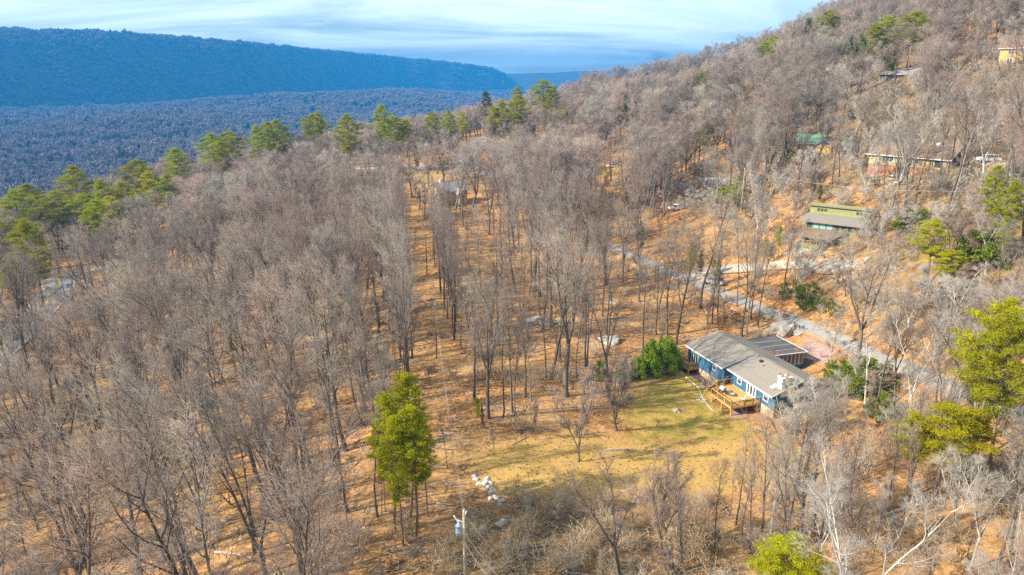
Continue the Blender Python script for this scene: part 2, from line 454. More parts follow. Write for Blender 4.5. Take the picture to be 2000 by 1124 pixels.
leaf('dry_grass', (0.42, 0.27, 0.075), (0.58, 0.42, 0.16), 0.3, 0.4)
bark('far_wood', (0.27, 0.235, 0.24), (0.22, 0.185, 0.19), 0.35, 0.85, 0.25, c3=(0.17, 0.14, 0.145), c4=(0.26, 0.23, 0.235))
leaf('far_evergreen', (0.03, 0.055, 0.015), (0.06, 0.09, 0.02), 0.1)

# ------------------------------------------------------------------ mesh helpers
def tri_mesh(name, V, F, mat, smooth=False):
    V = np.asarray(V, np.float32).reshape(-1, 3); F = np.asarray(F, np.int32).reshape(-1, 3)
    me = bpy.data.meshes.new(name)
    me.vertices.add(len(V)); me.vertices.foreach_set('co', V.ravel())
    me.loops.add(F.size); me.loops.foreach_set('vertex_index', F.ravel())
    me.polygons.add(len(F)); me.polygons.foreach_set('loop_start', np.arange(0, F.size, 3, dtype=np.int32))
    me.update(calc_edges=True)
    if smooth: me.polygons.foreach_set('use_smooth', np.ones(len(F), bool))
    me.materials.append(MAT[mat])
    me.validate()
    return me
def link(name, data, parent=None):
    ob = bpy.data.objects.new(name, data); COL.objects.link(ob)
    if parent is not None: ob.parent = parent
    return ob
def tag(ob, label=None, cat=None, group=None, kind=None):
    if label: ob['label'] = label
    if cat: ob['category'] = cat
    if group: ob['group'] = group
    if kind: ob['kind'] = kind
    return ob
def empty(name, loc, rz=0.0):
    ob = link(name, None); ob.location = loc; ob.rotation_euler = (0, 0, rz); ob.empty_display_size = 0.5
    return ob
class MB:
    def __init__(self): self.v = []; self.f = []
    def add(self, vs, fs):
        k = len(self.v); self.v += [tuple(p) for p in vs]; self.f += [tuple(i + k for i in q) for q in fs]
        return self
    def box(self, x0, x1, y0, y1, z0, z1):
        return self.add([(x0, y0, z0), (x1, y0, z0), (x1, y1, z0), (x0, y1, z0), (x0, y0, z1), (x1, y0, z1), (x1, y1, z1), (x0, y1, z1)],
                        [(3, 2, 1, 0), (4, 5, 6, 7), (0, 1, 5, 4), (1, 2, 6, 5), (2, 3, 7, 6), (3, 0, 4, 7)])
    def slab(self, quad, th):                       # a sloping plate: 4 top corners, thickness straight down
        lo = [(p[0], p[1], p[2] - th) for p in quad]
        n = len(quad)
        return self.add(list(quad) + lo, [tuple(range(n)), tuple(range(2 * n - 1, n - 1, -1))] + [(i, i + n, (i + 1) % n + n, (i + 1) % n) for i in range(n)])
    def prism(self, poly, ax, a, b):                # profile extruded along an axis
        def pt(u, w, t): return (t, u, w) if ax == 0 else (u, t, w)
        n = len(poly)
        return self.add([pt(u, w, a) for u, w in poly] + [pt(u, w, b) for u, w in poly],
                        [tuple(range(n))[::-1], tuple(range(n, 2 * n))] + [(i, (i + 1) % n, (i + 1) % n + n, i + n) for i in range(n)])
    def bar(self, a, b_, w, sides=4):
        a = Vector(a); b_ = Vector(b_); d = (b_ - a).normalized()
        u = d.cross(Vector((0, 0, 1)) if abs(d.z) < 0.95 else Vector((1, 0, 0))).normalized(); v = d.cross(u)
        vs = []
        for p in (a, b_):
            for k in range(sides):
                an = 2 * math.pi * (k + 0.5) / sides
                vs.append(p + (u * math.cos(an) + v * math.sin(an)) * w)
        return self.add(vs, [(k, (k + 1) % sides, (k + 1) % sides + sides, k + sides) for k in range(sides)] + [tuple(range(sides))[::-1], tuple(range(sides, 2 * sides))])
    def lathe(self, prof, cx, cy, n=10):
        vs = []; fs = []
        for r_, z in prof:
            for k in range(n): vs.append((cx + r_ * math.cos(2 * math.pi * k / n), cy + r_ * math.sin(2 * math.pi * k / n), z))
        for i in range(len(prof) - 1):
            for k in range(n): fs.append((i * n + k, i * n + (k + 1) % n, (i + 1) * n + (k + 1) % n, (i + 1) * n + k))
        fs.append(tuple(range(n))[::-1]); fs.append(tuple(range((len(prof) - 1) * n, len(prof) * n)))
        return self.add(vs, fs)
    def build(self, name, mat, parent=None, smooth=False):
        me = bpy.data.meshes.new(name); me.from_pydata(self.v, [], self.f); me.update()
        me.materials.append(MAT[mat])
        if smooth: me.polygons.foreach_set('use_smooth', np.ones(len(me.polygons), bool))
        return link(name, me, parent)

# ------------------------------------------------------------------ roads (map polylines from the photo)
def smooth_line(pts, n=14):
    pts = [Vector(p) for p in pts]
    out = []
    for i in range(len(pts) - 1):
        p0 = pts[max(i - 1, 0)]; p1 = pts[i]; p2 = pts[i + 1]; p3 = pts[min(i + 2, len(pts) - 1)]
        for k in range(n):
            t = k / n
            out.append(0.5 * ((2 * p1) + (p2 - p0) * t + (2 * p0 - 5 * p1 + 4 * p2 - p3) * t * t + (3 * p1 - p0 - 3 * p2 + p3) * t ** 3))
    out.append(pts[-1])
    return [(v.x, v.y) for v in out]
def strip(name, line, width, mat, lift=0.10, off=0.0, parent=None, cols=9, seg=None):
    V = []; F = []
    L = [np.array(p) for p in line]
    for i, p in enumerate(L):
        d = L[min(i + 1, len(L) - 1)] - L[max(i - 1, 0)]
        d = d / np.linalg.norm(d); nrm = np.array((-d[1], d[0]))
        c0 = p + nrm * off
        zc = gz(*p)
        for k in range(cols):
            q = c0 + nrm * width * (k / (cols - 1) - 0.5)
            V.append((q[0], q[1], gz(*q) * 0.85 + 0.15 * zc + lift))
    for i in range(len(L) - 1):
        if seg and (i // seg) % 2: continue
        for k in range(cols - 1):
            a = i * cols + k
            F.append((a, a + cols, a + cols + 1, a + 1))
    me = bpy.data.meshes.new(name); me.from_pydata(V, [], F); me.update(); me.materials.append(MAT[mat])
    me.attributes.new('edge', 'FLOAT', 'POINT').data.foreach_set('value', [abs(2 * k / (cols - 1) - 1) for _ in L for k in range(cols)])
    return link(name, me, parent)
def patch(name, pix, mat, lift=0.08, parent=None, n=10, z=None):
    """flat-lying sheet bounded by a quad given in photo pixels"""
    c = [P(*q) if len(q) == 2 else at_z(*q) for q in pix]
    V = []; F = []
    for i in range(n + 1):
        for j in range(n + 1):
            u, v = i / n, j / n
            p = c[0] * (1 - u) * (1 - v) + c[1] * u * (1 - v) + c[2] * u * v + c[3] * (1 - u) * v
            V.append((p.x, p.y, (gz(p.x, p.y) if z is None else z) + lift))
    for i in range(n):
        for j in range(n):
            a = i * (n + 1) + j
            F.append((a, a + n + 1, a + n + 2, a + 1))
    me = bpy.data.meshes.new(name); me.from_pydata(V, [], F); me.update(); me.materials.append(MAT[mat])
    me.attributes.new('edge', 'FLOAT', 'POINT').data.foreach_set('value', [max(abs(2 * i / n - 1), abs(2 * j / n - 1)) for i in range(n + 1) for j in range(n + 1)])
    return link(name, me, parent)
lane_px = [(1180, 478), (1260, 512), (1345, 548), (1430, 582), (1520, 616), (1600, 645), (1680, 678), (1760, 712), (1850, 750), (1960, 795), (2080, 850)]
LANE = smooth_line([P(*q) for q in lane_px], 8)
tag(strip('lane', LANE, 4.4, 'asphalt', 0.08), kind='structure')
road_px = [(-140, 800), (-60, 735), (10, 672), (60, 625), (110, 570), (150, 535)]
RL = [P(*q).to_2d() for q in road_px]
RL += [Vector((-118, 245)), Vector((-105, 285)), Vector((-76, 318))]
far_px = [(893, 322), (910, 306), (924, 290), (936, 277), (946, 268)]
RL += [P(*q).to_2d() for q in far_px]
ROAD = smooth_line([(p.x, p.y, 0) for p in RL], 8)
rd = tag(strip('road', ROAD, 8.6, 'asphalt_far', 0.16), kind='structure')
strip('centre_line', ROAD, 0.30, 'yellow_paint', 0.185, 0.14, rd, 2)
strip('centre_line', ROAD, 0.30, 'yellow_paint', 0.185, -0.30, rd, 2)
strip('edge_line', ROAD, 0.22, 'white_paint_line', 0.185, 3.8, rd, 2)
strip('edge_line', ROAD, 0.22, 'white_paint_line', 0.185, -3.8, rd, 2)
DRV = smooth_line([P(*q) for q in [(1350, 540), (1400, 528), (1460, 524), (1530, 518), (1580, 516), (1640, 522), (1690, 512)]], 8)
tag(strip('driveway', DRV, 5.5, 'concrete', 0.16), kind='structure')
tag(patch('driveway', [(1545, 503), (1596, 509), (1600, 524), (1530, 520)], 'concrete', 0.22), kind='structure')
tag(patch('driveway', [(1596, 512), (1685, 508), (1690, 530), (1600, 528)], 'concrete', 0.27), kind='structure')
HDR = smooth_line([P(*q) for q in [(1842, 308), (1880, 313), (1930, 319), (2010, 326)]], 6)
tag(strip('driveway', HDR, 4.5, 'concrete', 0.15), kind='structure')
SIDE = smooth_line([P(*q) for q in [(916, 305), (932, 328), (960, 345), (1010, 350), (1090, 352), (1150, 345), (1160, 330)]], 6)
tag(strip('side_street', SIDE, 5.0, 'asphalt_far', 0.15), kind='structure')
patio = tag(patch('patio', [(1572, 652), (1648, 668), (1622, 722), (1545, 690)], 'pink_paving', 0.07), kind='structure')
tag(patch('planting_bed', [(1560, 697), (1590, 706), (1570, 722), (1535, 712)], 'mulch', 0.09), kind='structure')
tag(patch('patio', [(1424, 800), (1458, 790), (1462, 818), (1425, 822)], 'pink_paving', 0.08), kind='structure')
tag(patch('planting_bed', [(1335, 722), (1345, 716), (1430, 778), (1420, 790)], 'mulch', 0.06), kind='structure')

# ------------------------------------------------------------------ ground sheet
azs = np.radians(np.concatenate([np.arange(-180, -56, 6.0), np.arange(-56, 56.01, 0.4), np.arange(62, 180, 6.0)]))
rs = [6.0]
while rs[-1] < 8400: rs.append(rs[-1] * 1.0175 + (0 if rs[-1] > 60 else 0.2))
rs = np.array(rs)
AZ, RR = np.meshgrid(azs, rs)
GX, GY = RR * np.sin(AZ), RR * np.cos(AZ)
GZ = ground_z(GX, GY)
nr, na = GX.shape
gv = np.stack([GX, GY, GZ], -1).reshape(-1, 3)
ii = np.arange(nr * na).reshape(nr, na)
a_ = ii[:-1, :]; b_ = np.roll(ii, -1, 1)[:-1, :]; c_ = np.roll(ii, -1, 1)[1:, :]; d_ = ii[1:, :]
GF = np.concatenate([np.stack([a_, d_, c_], -1).reshape(-1, 3), np.stack([a_, c_, b_], -1).reshape(-1, 3)])
cap = len(gv)
gv = np.concatenate([gv, [[0, 0, gz(0, 0)]]])
GF = np.concatenate([GF, [[cap, ii[0, k], ii[0, (k + 1) % na]] for k in range(na)]])
gme = tri_mesh('ground', gv, GF, 'leaf_litter_ground', True)
ground = tag(link('ground', gme), kind='structure')
def poly_mask(px_poly, feather):
    """soft map-space mask of a polygon traced on the ground"""
    q = np.array([P(*p).to_2d() for p in px_poly])
    x, y = gv[:, 0], gv[:, 1]
    inside = np.zeros(len(gv), bool); dist = np.full(len(gv), 1e9)
    for i in range(len(q)):
        a, b2 = q[i], q[(i + 1) % len(q)]
        cond = ((a[1] > y) != (b2[1] > y)) & (x < (b2[0] - a[0]) * (y - a[1]) / (b2[1] - a[1] + 1e-12) + a[0])
        inside ^= cond
        d = b2 - a; t = np.clip(((x - a[0]) * d[0] + (y - a[1]) * d[1]) / (d @ d), 0, 1)
        dist = np.minimum(dist, np.hypot(x - a[0] - t * d[0], y - a[1] - t * d[1]))
    sd = np.where(inside, dist, -dist)
    return np.clip(0.5 + sd / feather, 0, 1)
cover = np.zeros((len(gv), 4), np.float32)
lawn_px = [(1205, 800), (1245, 750), (1330, 712), (1345, 722), (1420, 790), (1500, 850), (1420, 862), (1300, 862), (1230, 870)]
straw_px = [(905, 890), (1000, 850), (1130, 845), (1230, 862), (1420, 855), (1520, 850), (1640, 880), (1600, 960), (1480, 965), (1250, 975), (1060, 985), (990, 975), (930, 940)]
duff_px = [(860, 1000), (1000, 985), (1250, 985), (1320, 1040), (1330, 1180), (800, 1180)]
cover[:, 0] = poly_mask(lawn_px, 5)
cover[:, 1] = np.maximum.reduce([poly_mask(straw_px, 6), 0.8 * poly_mask([(690, 322), (830, 325), (900, 360), (800, 372)], 10), 0.7 * poly_mask([(1590, 700), (1660, 740), (1620, 770)], 5),
                                 0.9 * poly_mask([(240, 650), (330, 640), (330, 690), (260, 700)], 6)])
cover[:, 0] = np.maximum(cover[:, 0], 0.9 * poly_mask([(1150, 325), (1205, 322), (1215, 345), (1165, 350)], 8))
cover[:, 0] = np.maximum(cover[:, 0], 0.55 * poly_mask([(1680, 440), (1990, 480), (1980, 640), (1700, 560)], 16))
cover[:, 2] = np.maximum(0.8 * poly_mask(duff_px, 8), 0.55 * poly_mask([(-200, 640), (400, 400), (790, 420), (790, 700), (740, 1180), (-300, 1180)], 40))
cover[:, 2] = np.maximum(cover[:, 2], 0.9 * poly_mask([(1560, 560), (1700, 480), (1660, 400), (1500, 300), (1300, 200), (1700, 40), (2100, 100), (2200, 800), (1900, 720), (1700, 660)], 30))
cover[:, 3] = 1 - sstep(20, 160, edge_dist(gv[:, 0], gv[:, 1]))
att = gme.color_attributes.new('cover', 'FLOAT_COLOR', 'POINT')
att.data.foreach_set('color', cover.ravel())

# ------------------------------------------------------------------ building helpers
def window(parent, face, u, z, w, h, at_, cols=1, rows=2, frame='white_trim', pane='window_glass', name='window', th=0.09):
    """framed window set on a wall; face: 'front' (-y), 'back' (+y), 'left' (-x), 'right' (+x); u is its centre along the wall"""
    def bx(mb, u0, u1, d0, d1, z0, z1):
        if face == 'front': mb.box(u0, u1, at_ - d1, at_ - d0, z0, z1)
        elif face == 'back': mb.box(u0, u1, at_ + d0, at_ + d1, z0, z1)
        elif face == 'left': mb.box(at_ - d1, at_ - d0, u0, u1, z0, z1)
        else: mb.box(at_ + d0, at_ + d1, u0, u1, z0, z1)
    t = th
    mb = MB()
    bx(mb, u - w / 2, u - w / 2 + t, 0.004, 0.07, z, z + h)
    bx(mb, u + w / 2 - t, u + w / 2, 0.004, 0.07, z, z + h)
    bx(mb, u - w / 2 + t, u + w / 2 - t, 0.004, 0.068, z, z + t)
    bx(mb, u - w / 2 + t, u + w / 2 - t, 0.004, 0.068, z + h - t, z + h)
    for k in range(1, cols):
        c = u - w / 2 + w * k / cols
        bx(mb, c - t / 2, c + t / 2, 0.004, 0.06, z + t, z + h - t)
    for k in range(1, rows):
        c = z + h * k / rows
        bx(mb, u - w / 2 + t, u + w / 2 - t, 0.004, 0.055, c - t / 3, c + t / 3)
    ob = mb.build(name, frame, parent)
    for i in range(cols):
        for j in range(rows):
            p = MB()
            bx(p, u - w / 2 + w * i / cols + t * 0.5, u - w / 2 + w * (i + 1) / cols - t * 0.5, 0.006, 0.03, z + h * j / rows + t * 0.4, z + h * (j + 1) / rows - t * 0.4)
            p.build('pane', pane, ob)
    return ob
def railing(parent, a, b_, z, h=0.95, mat='rail_wood', bal=True, post_every=1.6):
    a = Vector((*a, 0)); b_ = Vector((*b_, 0)); L = (b_ - a).length
    n = max(1, round(L / post_every))
    rb = MB()
    rb.bar((a.x, a.y, z + h), (b_.x, b_.y, z + h), 0.06); rb.bar((a.x, a.y, z + 0.12), (b_.x, b_.y, z + 0.12), 0.04)
    r_ = rb.build('railing', mat, parent)
    for k in range(n + 1):
        q = a.lerp(b_, k / n)
        MB().box(q.x - 0.06, q.x + 0.06, q.y - 0.06, q.y + 0.06, z - 0.02, z + h + 0.08).build('post', mat, r_)
    if bal:
        mb = MB(); m = int(L / 0.14)
        for k in range(1, m):
            q = a.lerp(b_, k / m)
            mb.box(q.x - 0.016, q.x + 0.016, q.y - 0.016, q.y + 0.016, z + 0.13, z + h - 0.03)
        tag(mb.build('baluster_row', 'black_metal', r_), kind='stuff')
def gable_house(name, label, loc, rz, L, Wd, hw, hr, wall, roof, gable=None, lower=None, lower_h=0.0, eave=0.5, wins=(), found=3.0, chimney=None, trim='white_trim', hip=0.0):
    """house with its ridge along local x, front wall at y=0"""
    h = empty(name, loc, rz); tag(h, label, 'house')
    z0 = lower_h
    MB().box(0, L, 0, Wd, z0, hw).build('wall', wall, h)
    if lower: MB().box(0.02, L - 0.02, 0.02, Wd - 0.02, -0.3, z0 - 0.004).build('wall', lower, h)
    MB().box(0.05, L - 0.05, 0.05, Wd - 0.05, -found, (-0.304 if lower else z0 - 0.004)).build('foundation', 'stone', h)
    if hip == 0:
        for x in (0.01, L - 0.21): MB().prism([(0.05, hw + 0.004), (Wd - 0.05, hw + 0.004), (Wd / 2, hw + hr * (1 - 0.1 / Wd) - 0.12)], 0, x, x + 0.2).build('gable', gable or wall, h)
    sl = hr / (Wd / 2)
    ze = hw - eave * sl + 0.14
    zr = hw + hr + 0.14
    r_ = MB()
    r_.slab([(-eave, -eave, ze), (L + eave, -eave, ze), (L + eave - hip, Wd / 2, zr), (-eave + hip, Wd / 2, zr)], 0.12)
    r_.slab([(L + eave, Wd + eave, ze), (-eave, Wd + eave, ze), (-eave + hip, Wd / 2 + 0.004, zr), (L + eave - hip, Wd / 2 + 0.004, zr)], 0.12)
    if hip:
        r_.slab([(L + eave, -eave, ze), (L + eave, Wd + eave, ze), (L + eave - hip, Wd / 2, zr)], 0.12)
        r_.slab([(-eave, Wd + eave, ze), (-eave, -eave, ze), (-eave + hip, Wd / 2, zr)], 0.12)
    ro = r_.build('roof', roof, h)
    MB().box(-eave, L + eave, -eave - 0.05, -eave - 0.004, ze - 0.2, ze - 0.01).build('fascia', trim, ro)
    if chimney:
        cx, cy, cw, ch = chimney
        c = MB().box(cx, cx + cw, cy, cy + cw, hw, hw + ch).build('chimney', 'chimney_white', ro)
        MB().box(cx - 0.08, cx + cw + 0.08, cy - 0.08, cy + cw + 0.08, hw + ch + 0.003, hw + ch + 0.15).build('cap', 'chimney_white', c)
    for w_ in wins: window(h, *w_)
    return h

# ------------------------------------------------------------------ the blue ranch house
u_ax = Vector((0.327, -0.945, 0)).normalized()
HA = at_z(1337.8, 673.1, 3.7)
HR = math.atan2(u_ax.y, u_ax.x)
H = empty('ranch_house', (HA.x, HA.y, 0), HR)
tag(H, 'long low blue ranch house with grey shingle gable roof and wooden decks', 'house')
FZ = 1.0
MB().box(0.4, 10.1, 0.5, 10.5, FZ, 3.62).build('wall', 'blue_siding', H)
MB().box(10.104, 20.0, 1.8, 10.5, FZ, 3.60).build('wall', 'blue_siding', H)
fn = MB(); fn.box(0.45, 10.06, 0.55, 10.4, -2.5, FZ - 0.004); fn.box(10.06, 19.95, 1.86, 10.4, -3.5, FZ - 0.008)
fn.build('foundation', 'stone', H)
MB().prism([(0.55, 3.624), (10.45, 3.624), (6.0, 5.05)], 0, 0.41, 0.6).build('gable', 'blue_siding_end', H)
MB().prism([(1.85, 3.604), (10.45, 3.604), (6.0, 5.05)], 0, 19.78, 19.97).build('gable', 'blue_siding_end', H)
roof = MB()
roof.slab([(0, 0, 3.72), (10.3, 0, 3.72), (10.3, 6.0, 5.32), (0, 6.0, 5.32)], 0.16)
roof.slab([(10.304, 0.75, 3.62), (20.45, 0.75, 3.62), (20.45, 6.0, 5.30), (10.304, 6.0, 5.30)], 0.16)
roof.slab([(20.45, 11.0, 3.66), (0, 11.0, 3.66), (0, 6.004, 5.32), (20.45, 6.004, 5.30)], 0.16)
RO = roof.build('roof', 'roof_shingle', H)
fa = MB()
fa.box(-0.02, 10.3, -0.05, -0.004, 3.50, 3.70)
fa.box(10.35, 20.47, 0.70, 0.745, 3.40, 3.60)
fa.build('fascia', 'white_trim', RO)
fr_ = MB(); fr_.prism([(-0.02, 3.40), (0.0, 3.71), (5.95, 5.31), (5.95, 5.12)], 0, 10.31, 10.37); fr_.build('rake_board', 'blue_siding_end', RO)
MB().slab([(-0.05, -0.02, 3.70), (-0.004, -0.02, 3.70), (-0.004, 6.0, 5.30), (-0.05, 6.0, 5.30)], 0.2).build('rake_board', 'white_trim', RO)
MB().slab([(20.454, 0.74, 3.60), (20.50, 0.74, 3.60), (20.50, 6.0, 5.28), (20.454, 6.0, 5.28)], 0.2).build('rake_board', 'white_trim', RO)
MB().bar((0, 6.0, 5.34), (20.45, 6.0, 5.33), 0.09, 6).build('ridge_cap', 'roof_shingle', RO)
for x, y in ((4.4, 2.2), (5.3, 1.6), (6.6, 2.6), (13.6, 4.3), (16.9, 4.6)):
    zz = 3.72 + 1.6 * y / 6
    MB().lathe([(0.07, zz - 0.2), (0.07, zz + 0.28), (0.12, zz + 0.28), (0.12, zz + 0.34)], x, y, 8).build('vent_pipe', 'steel', RO)
MB().box(12.3, 12.8, 4.9, 5.3, 4.9, 5.28).build('roof_vent', 'black_metal', RO)
# chimney at the near gable
ch = MB().box(19.2, 20.1, 2.6, 4.2, 3.0, 5.8).build('chimney', 'chimney_white', RO)
MB().box(19.1, 20.2, 2.5, 4.3, 5.803, 5.92).build('cap', 'chimney_white', ch)
for y in (2.9, 3.8): MB().lathe([(0.17, 5.92), (0.21, 6.05), (0.15, 6.15), (0.16, 6.35)], 19.65, y, 10).build('chimney_pot', 'terracotta', ch)
MB().slab([(18.4, 1.9, 4.06), (19.19, 1.9, 4.06), (19.19, 3.0, 4.42), (18.4, 3.0, 4.42)], 0.05).build('flashing', 'flashing', ch)
window(H, 'front', 2.35, FZ + 0.05, 1.9, 2.15, 0.5, 3, 1, name='sliding_door')
window(H, 'front', 7.7, FZ + 1.2, 0.9, 0.8, 0.5, 1, 1)
window(H, 'front', 12.2, FZ + 0.7, 1.0, 1.5, 1.8, 1, 2)
window(H, 'front', 15.0, FZ + 0.05, 2.1, 2.15, 1.8, 3, 1, name='patio_door', th=0.2)
window(H, 'front', 18.2, FZ + 0.7, 1.1, 1.5, 1.8, 1, 2)
window(H, 'right', 7.6, FZ + 0.8, 1.2, 1.3, 20.0, 1, 2)
MB().box(0.36, 0.398, 0.46, 0.60, FZ, 3.6).build('corner_board', 'white_trim', H)
# sun room with a flat roof behind the house
SR = MB(); SR.slab([(0.6, 10.7, 3.44), (8.0, 10.7, 3.44), (8.2, 17.6, 3.32), (0.8, 17.6, 3.32)], 0.18)
sr = SR.build('flat_roof', 'flat_roof', H)
tr = MB()
for x in (2.6, 4.6, 6.5): tr.slab([(x, 10.9, 3.448), (x + 0.10, 10.9, 3.448), (x + 0.25, 17.5, 3.338), (x + 0.15, 17.5, 3.338)], 0.02)
tr.build('seam', 'steel', sr)
fb = MB(); fb.bar((8.1, 10.9, 3.34), (8.32, 17.75, 3.22), 0.09); fb.bar((8.32, 17.75, 3.22), (0.7, 17.75, 3.22), 0.09); fb.build('fascia', 'white_trim', sr)
for x, y, r_ in ((7.2, 12.3, 0.75), (7.3, 16.6, 0.6)):
    MB().lathe([(r_, 3.40 - (y - 10.7) * 0.0174 + 0.03), (r_ * 0.97, 3.40 - (y - 10.7) * 0.0174 + 0.055)], x, y, 14).build('rust_stain', 'rust', sr)
for y in (11.0, 12.6, 14.2, 15.8, 17.2): MB().box(7.7, 7.82, y, y + 0.12, 0.2, 3.22).build('post', 'blue_siding_end', H)
for x in (1.2, 3.3, 5.4): MB().box(x, x + 0.12, 17.2, 17.32, 0.2, 3.2).build('post', 'blue_siding_end', H)
MB().box(7.68, 7.84, 11.0, 17.3, -1.5, 1.0).build('knee_wall', 'blue_siding_end', H)
MB().box(1.0, 7.84, 17.18, 17.34, -1.5, 1.0).build('knee_wall', 'blue_siding', H)
for k in range(8): window(H, 'right', 11.45 + k * 0.79, 1.05, 0.76, 2.1, 7.82, 1, 1, name='sunroom_window', th=0.06)
MB().box(1.0, 7.6, 11.0, 17.1, 0.1, 0.3).build('sunroom_floor', 'concrete', H)
# decks
def deck(x0, x1, y0, y1, rails, posts, name='deck'):
    d = MB().box(x0, x1, y0, y1, FZ - 0.28, FZ - 0.14).build(name, 'rail_wood', H)
    n = int((y1 - y0) / 0.16)
    for k in range(n):
        MB().box(x0 - 0.03, x1 + 0.03, y0 + k * 0.16, y0 + k * 0.16 + 0.145, FZ - 0.137, FZ - 0.10).build('board', 'deck_wood', d)
    for a, c in rails: railing(d, a, c, FZ - 0.1)
    for x, y in posts: MB().box(x - 0.08, x + 0.08, y - 0.08, y + 0.08, -2.6, FZ - 0.29).build('support_post', 'rail_wood', d)
    return d
deck(0.7, 3.6, -1.5, 0.45, [((0.75, 0.4), (0.75, -1.45)), ((0.75, -1.45), (3.55, -1.45)), ((3.55, -1.45), (3.55, 0.4))], [(0.9, -1.3), (3.4, -1.3)])
deck(10.4, 17.2, -0.9, 1.75, [((10.45, 1.7), (10.45, -0.85)), ((17.15, -0.85), (17.15, 1.7))], [(10.6, -0.7), (17.0, 1.4)])
deck(12.3, 17.2, -3.2, -0.94, [((12.35, -0.95), (12.35, -3.15)), ((12.35, -3.15), (17.15, -3.15)), ((17.15, -3.15), (17.15, -1.0))], [(12.5, -3.0), (14.8, -3.0), (17.0, -3.0)])
st = MB()
for k in range(7): st.box(10.6, 12.1, -0.95 - 0.29 * (k + 1), -0.95 - 0.29 * k - 0.01, FZ - 0.32 - 0.19 * k, FZ - 0.28 - 0.19 * k)
stair = st.build('stair', 'deck_wood', H)
for x in (10.5, 12.2):
    s2 = MB(); s2.bar((x, -0.95, FZ - 0.3), (x, -3.1, FZ - 1.7), 0.1); s2.bar((x, -0.95, FZ + 0.85), (x, -3.1, FZ - 0.55), 0.06)
    s2.bar((x, -3.05, FZ - 2.0), (x, -3.05, FZ - 0.5), 0.06); s2.build('stringer', 'rail_wood', stair)
def hp(x, y, z=0.0): return H.matrix_basis @ Vector((x, y, z))
H.matrix_basis  # rotation_euler is applied below through matrix
HM = Matrix.Translation((HA.x, HA.y, 0)) @ Matrix.Rotation(HR, 4, 'Z')
def hpos(x, y, z=0.0): return HM @ Vector((x, y, z))
# edging kerb of the front bed
eb = MB()
for a, c in zip([(0.2, -2.0), (4, -2.1), (8, -2.4), (12, -4.0)], [(4, -2.1), (8, -2.4), (12, -4.0), (15, -4.6)]):
    p, q = hpos(*a), hpos(*c)
    eb.bar((p.x, p.y, gz(p.x, p.y) + 0.06), (q.x, q.y, gz(q.x, q.y) + 0.04), 0.06)
tag(eb.build('garden_edging', 'rock_pale'), 'pale edging strip along the planting bed below the blue house', 'edging')
# barbecue and deck chairs
def deck_grill(p, rz):
    e = empty('barbecue_grill', p, rz); tag(e, 'covered barbecue grill standing on the big wooden deck of the blue house', 'grill')
    MB().prism([(-0.3, 0.75), (0.3, 0.75), (0.28, 1.05), (0.15, 1.2), (-0.15, 1.2), (-0.28, 1.05)], 0, -0.45, 0.45).build('lid', 'cushion_grey', e)
    MB().box(-0.5, 0.5, -0.32, 0.32, 0.55, 0.745).build('firebox', 'black_metal', e)
    for x in (-0.4, 0.4):
        for y in (-0.25, 0.25): MB().box(x - 0.03, x + 0.03, y - 0.03, y + 0.03, 0, 0.548).build('leg', 'black_metal', e)
    MB().box(0.52, 0.85, -0.25, 0.25, 0.7, 0.74).build('side_shelf', 'black_metal', e)
deck_grill(hpos(12.9, -1.6, FZ - 0.1), HR)
def deck_chair(p, rz, lab):
    e = empty('deck_chair', p, rz); tag(e, lab, 'chair', 'chairs on the deck')
    MB().box(-0.28, 0.28, -0.3, 0.3, 0.38, 0.46).build('seat', 'cushion_grey', e)
    MB().slab([(-0.28, 0.3, 0.47), (0.28, 0.3, 0.47), (0.28, 0.5, 1.0), (-0.28, 0.5, 1.0)], 0.06).build('backrest', 'cushion_grey', e)
    for x in (-0.25, 0.25):
        for y in (-0.26, 0.26): MB().box(x - 0.025, x + 0.025, y - 0.025, y + 0.025, 0, 0.376).build('leg', 'black_metal', e)
deck_chair(hpos(13.9, -0.7, FZ - 0.1), HR + 2.4, 'grey chair on the big deck beside the barbecue grill')
deck_chair(hpos(15.8, -0.4, FZ - 0.1), HR - 0.6, 'grey chair on the big deck in front of the patio door')

# ------------------------------------------------------------------ green split-level house
GA = P(1553, 500)
GR = math.atan2(-0.60, 0.80)
G = empty('split_level_house', (GA.x, GA.y, GA.z), GR)
tag(G, 'olive green split level house with stacked shed roofs above a garage', 'house')
MB().box(0, 5.4, 0, 6, -2, 3.1).build('garage_wall', 'green_siding', G)
MB().box(-0.05, 5.45, -0.06, -0.004, 2.05, 2.3).build('band_board', 'green_trim', G)
gd_ = MB().box(1.0, 4.0, -0.07, -0.004, 0.0, 2.0).build('garage_door', 'garage_door_paint', G)
for k in range(3):
    for j in range(4): MB().box(1.1 + j * 0.73, 1.1 + j * 0.73 + 0.66, -0.10, -0.073, 0.12 + k * 0.62, 0.12 + k * 0.62 + 0.52).build('panel', 'garage_door_paint', gd_)
for k in range(5): MB().box(0.05 + k * 1.3, 0.19 + k * 1.3, 0.05, 0.19, 3.104, 4.5).build('post', 'orange_post', G)
MB().bar((0.05, 0.1, 3.75), (5.35, 0.1, 3.75), 0.05).build('porch_rail', 'orange_post', G)
MB().box(0.3, 11.5, 2.2, 10, -2, 4.6).build('wall', 'green_trim', G)
MB().slab([(-0.8, -0.8, 4.75), (7.2, -0.8, 4.75), (9.2, 5.2, 5.5), (0.2, 5.2, 5.5)], 0.22).build('roof', 'brown_shingle', G)
MB().box(0, 11.6, 5.2, 12.5, 4.6, 7.3).build('wall', 'green_trim', G)
for k in range(8):
    window(G, 'front', 0.9 + k * 1.42, 5.6, 1.2, 1.55, 5.2, 1, 1, 'green_trim', 'sky_glass' if 0 < k < 4 else 'window_glass', th=0.08)
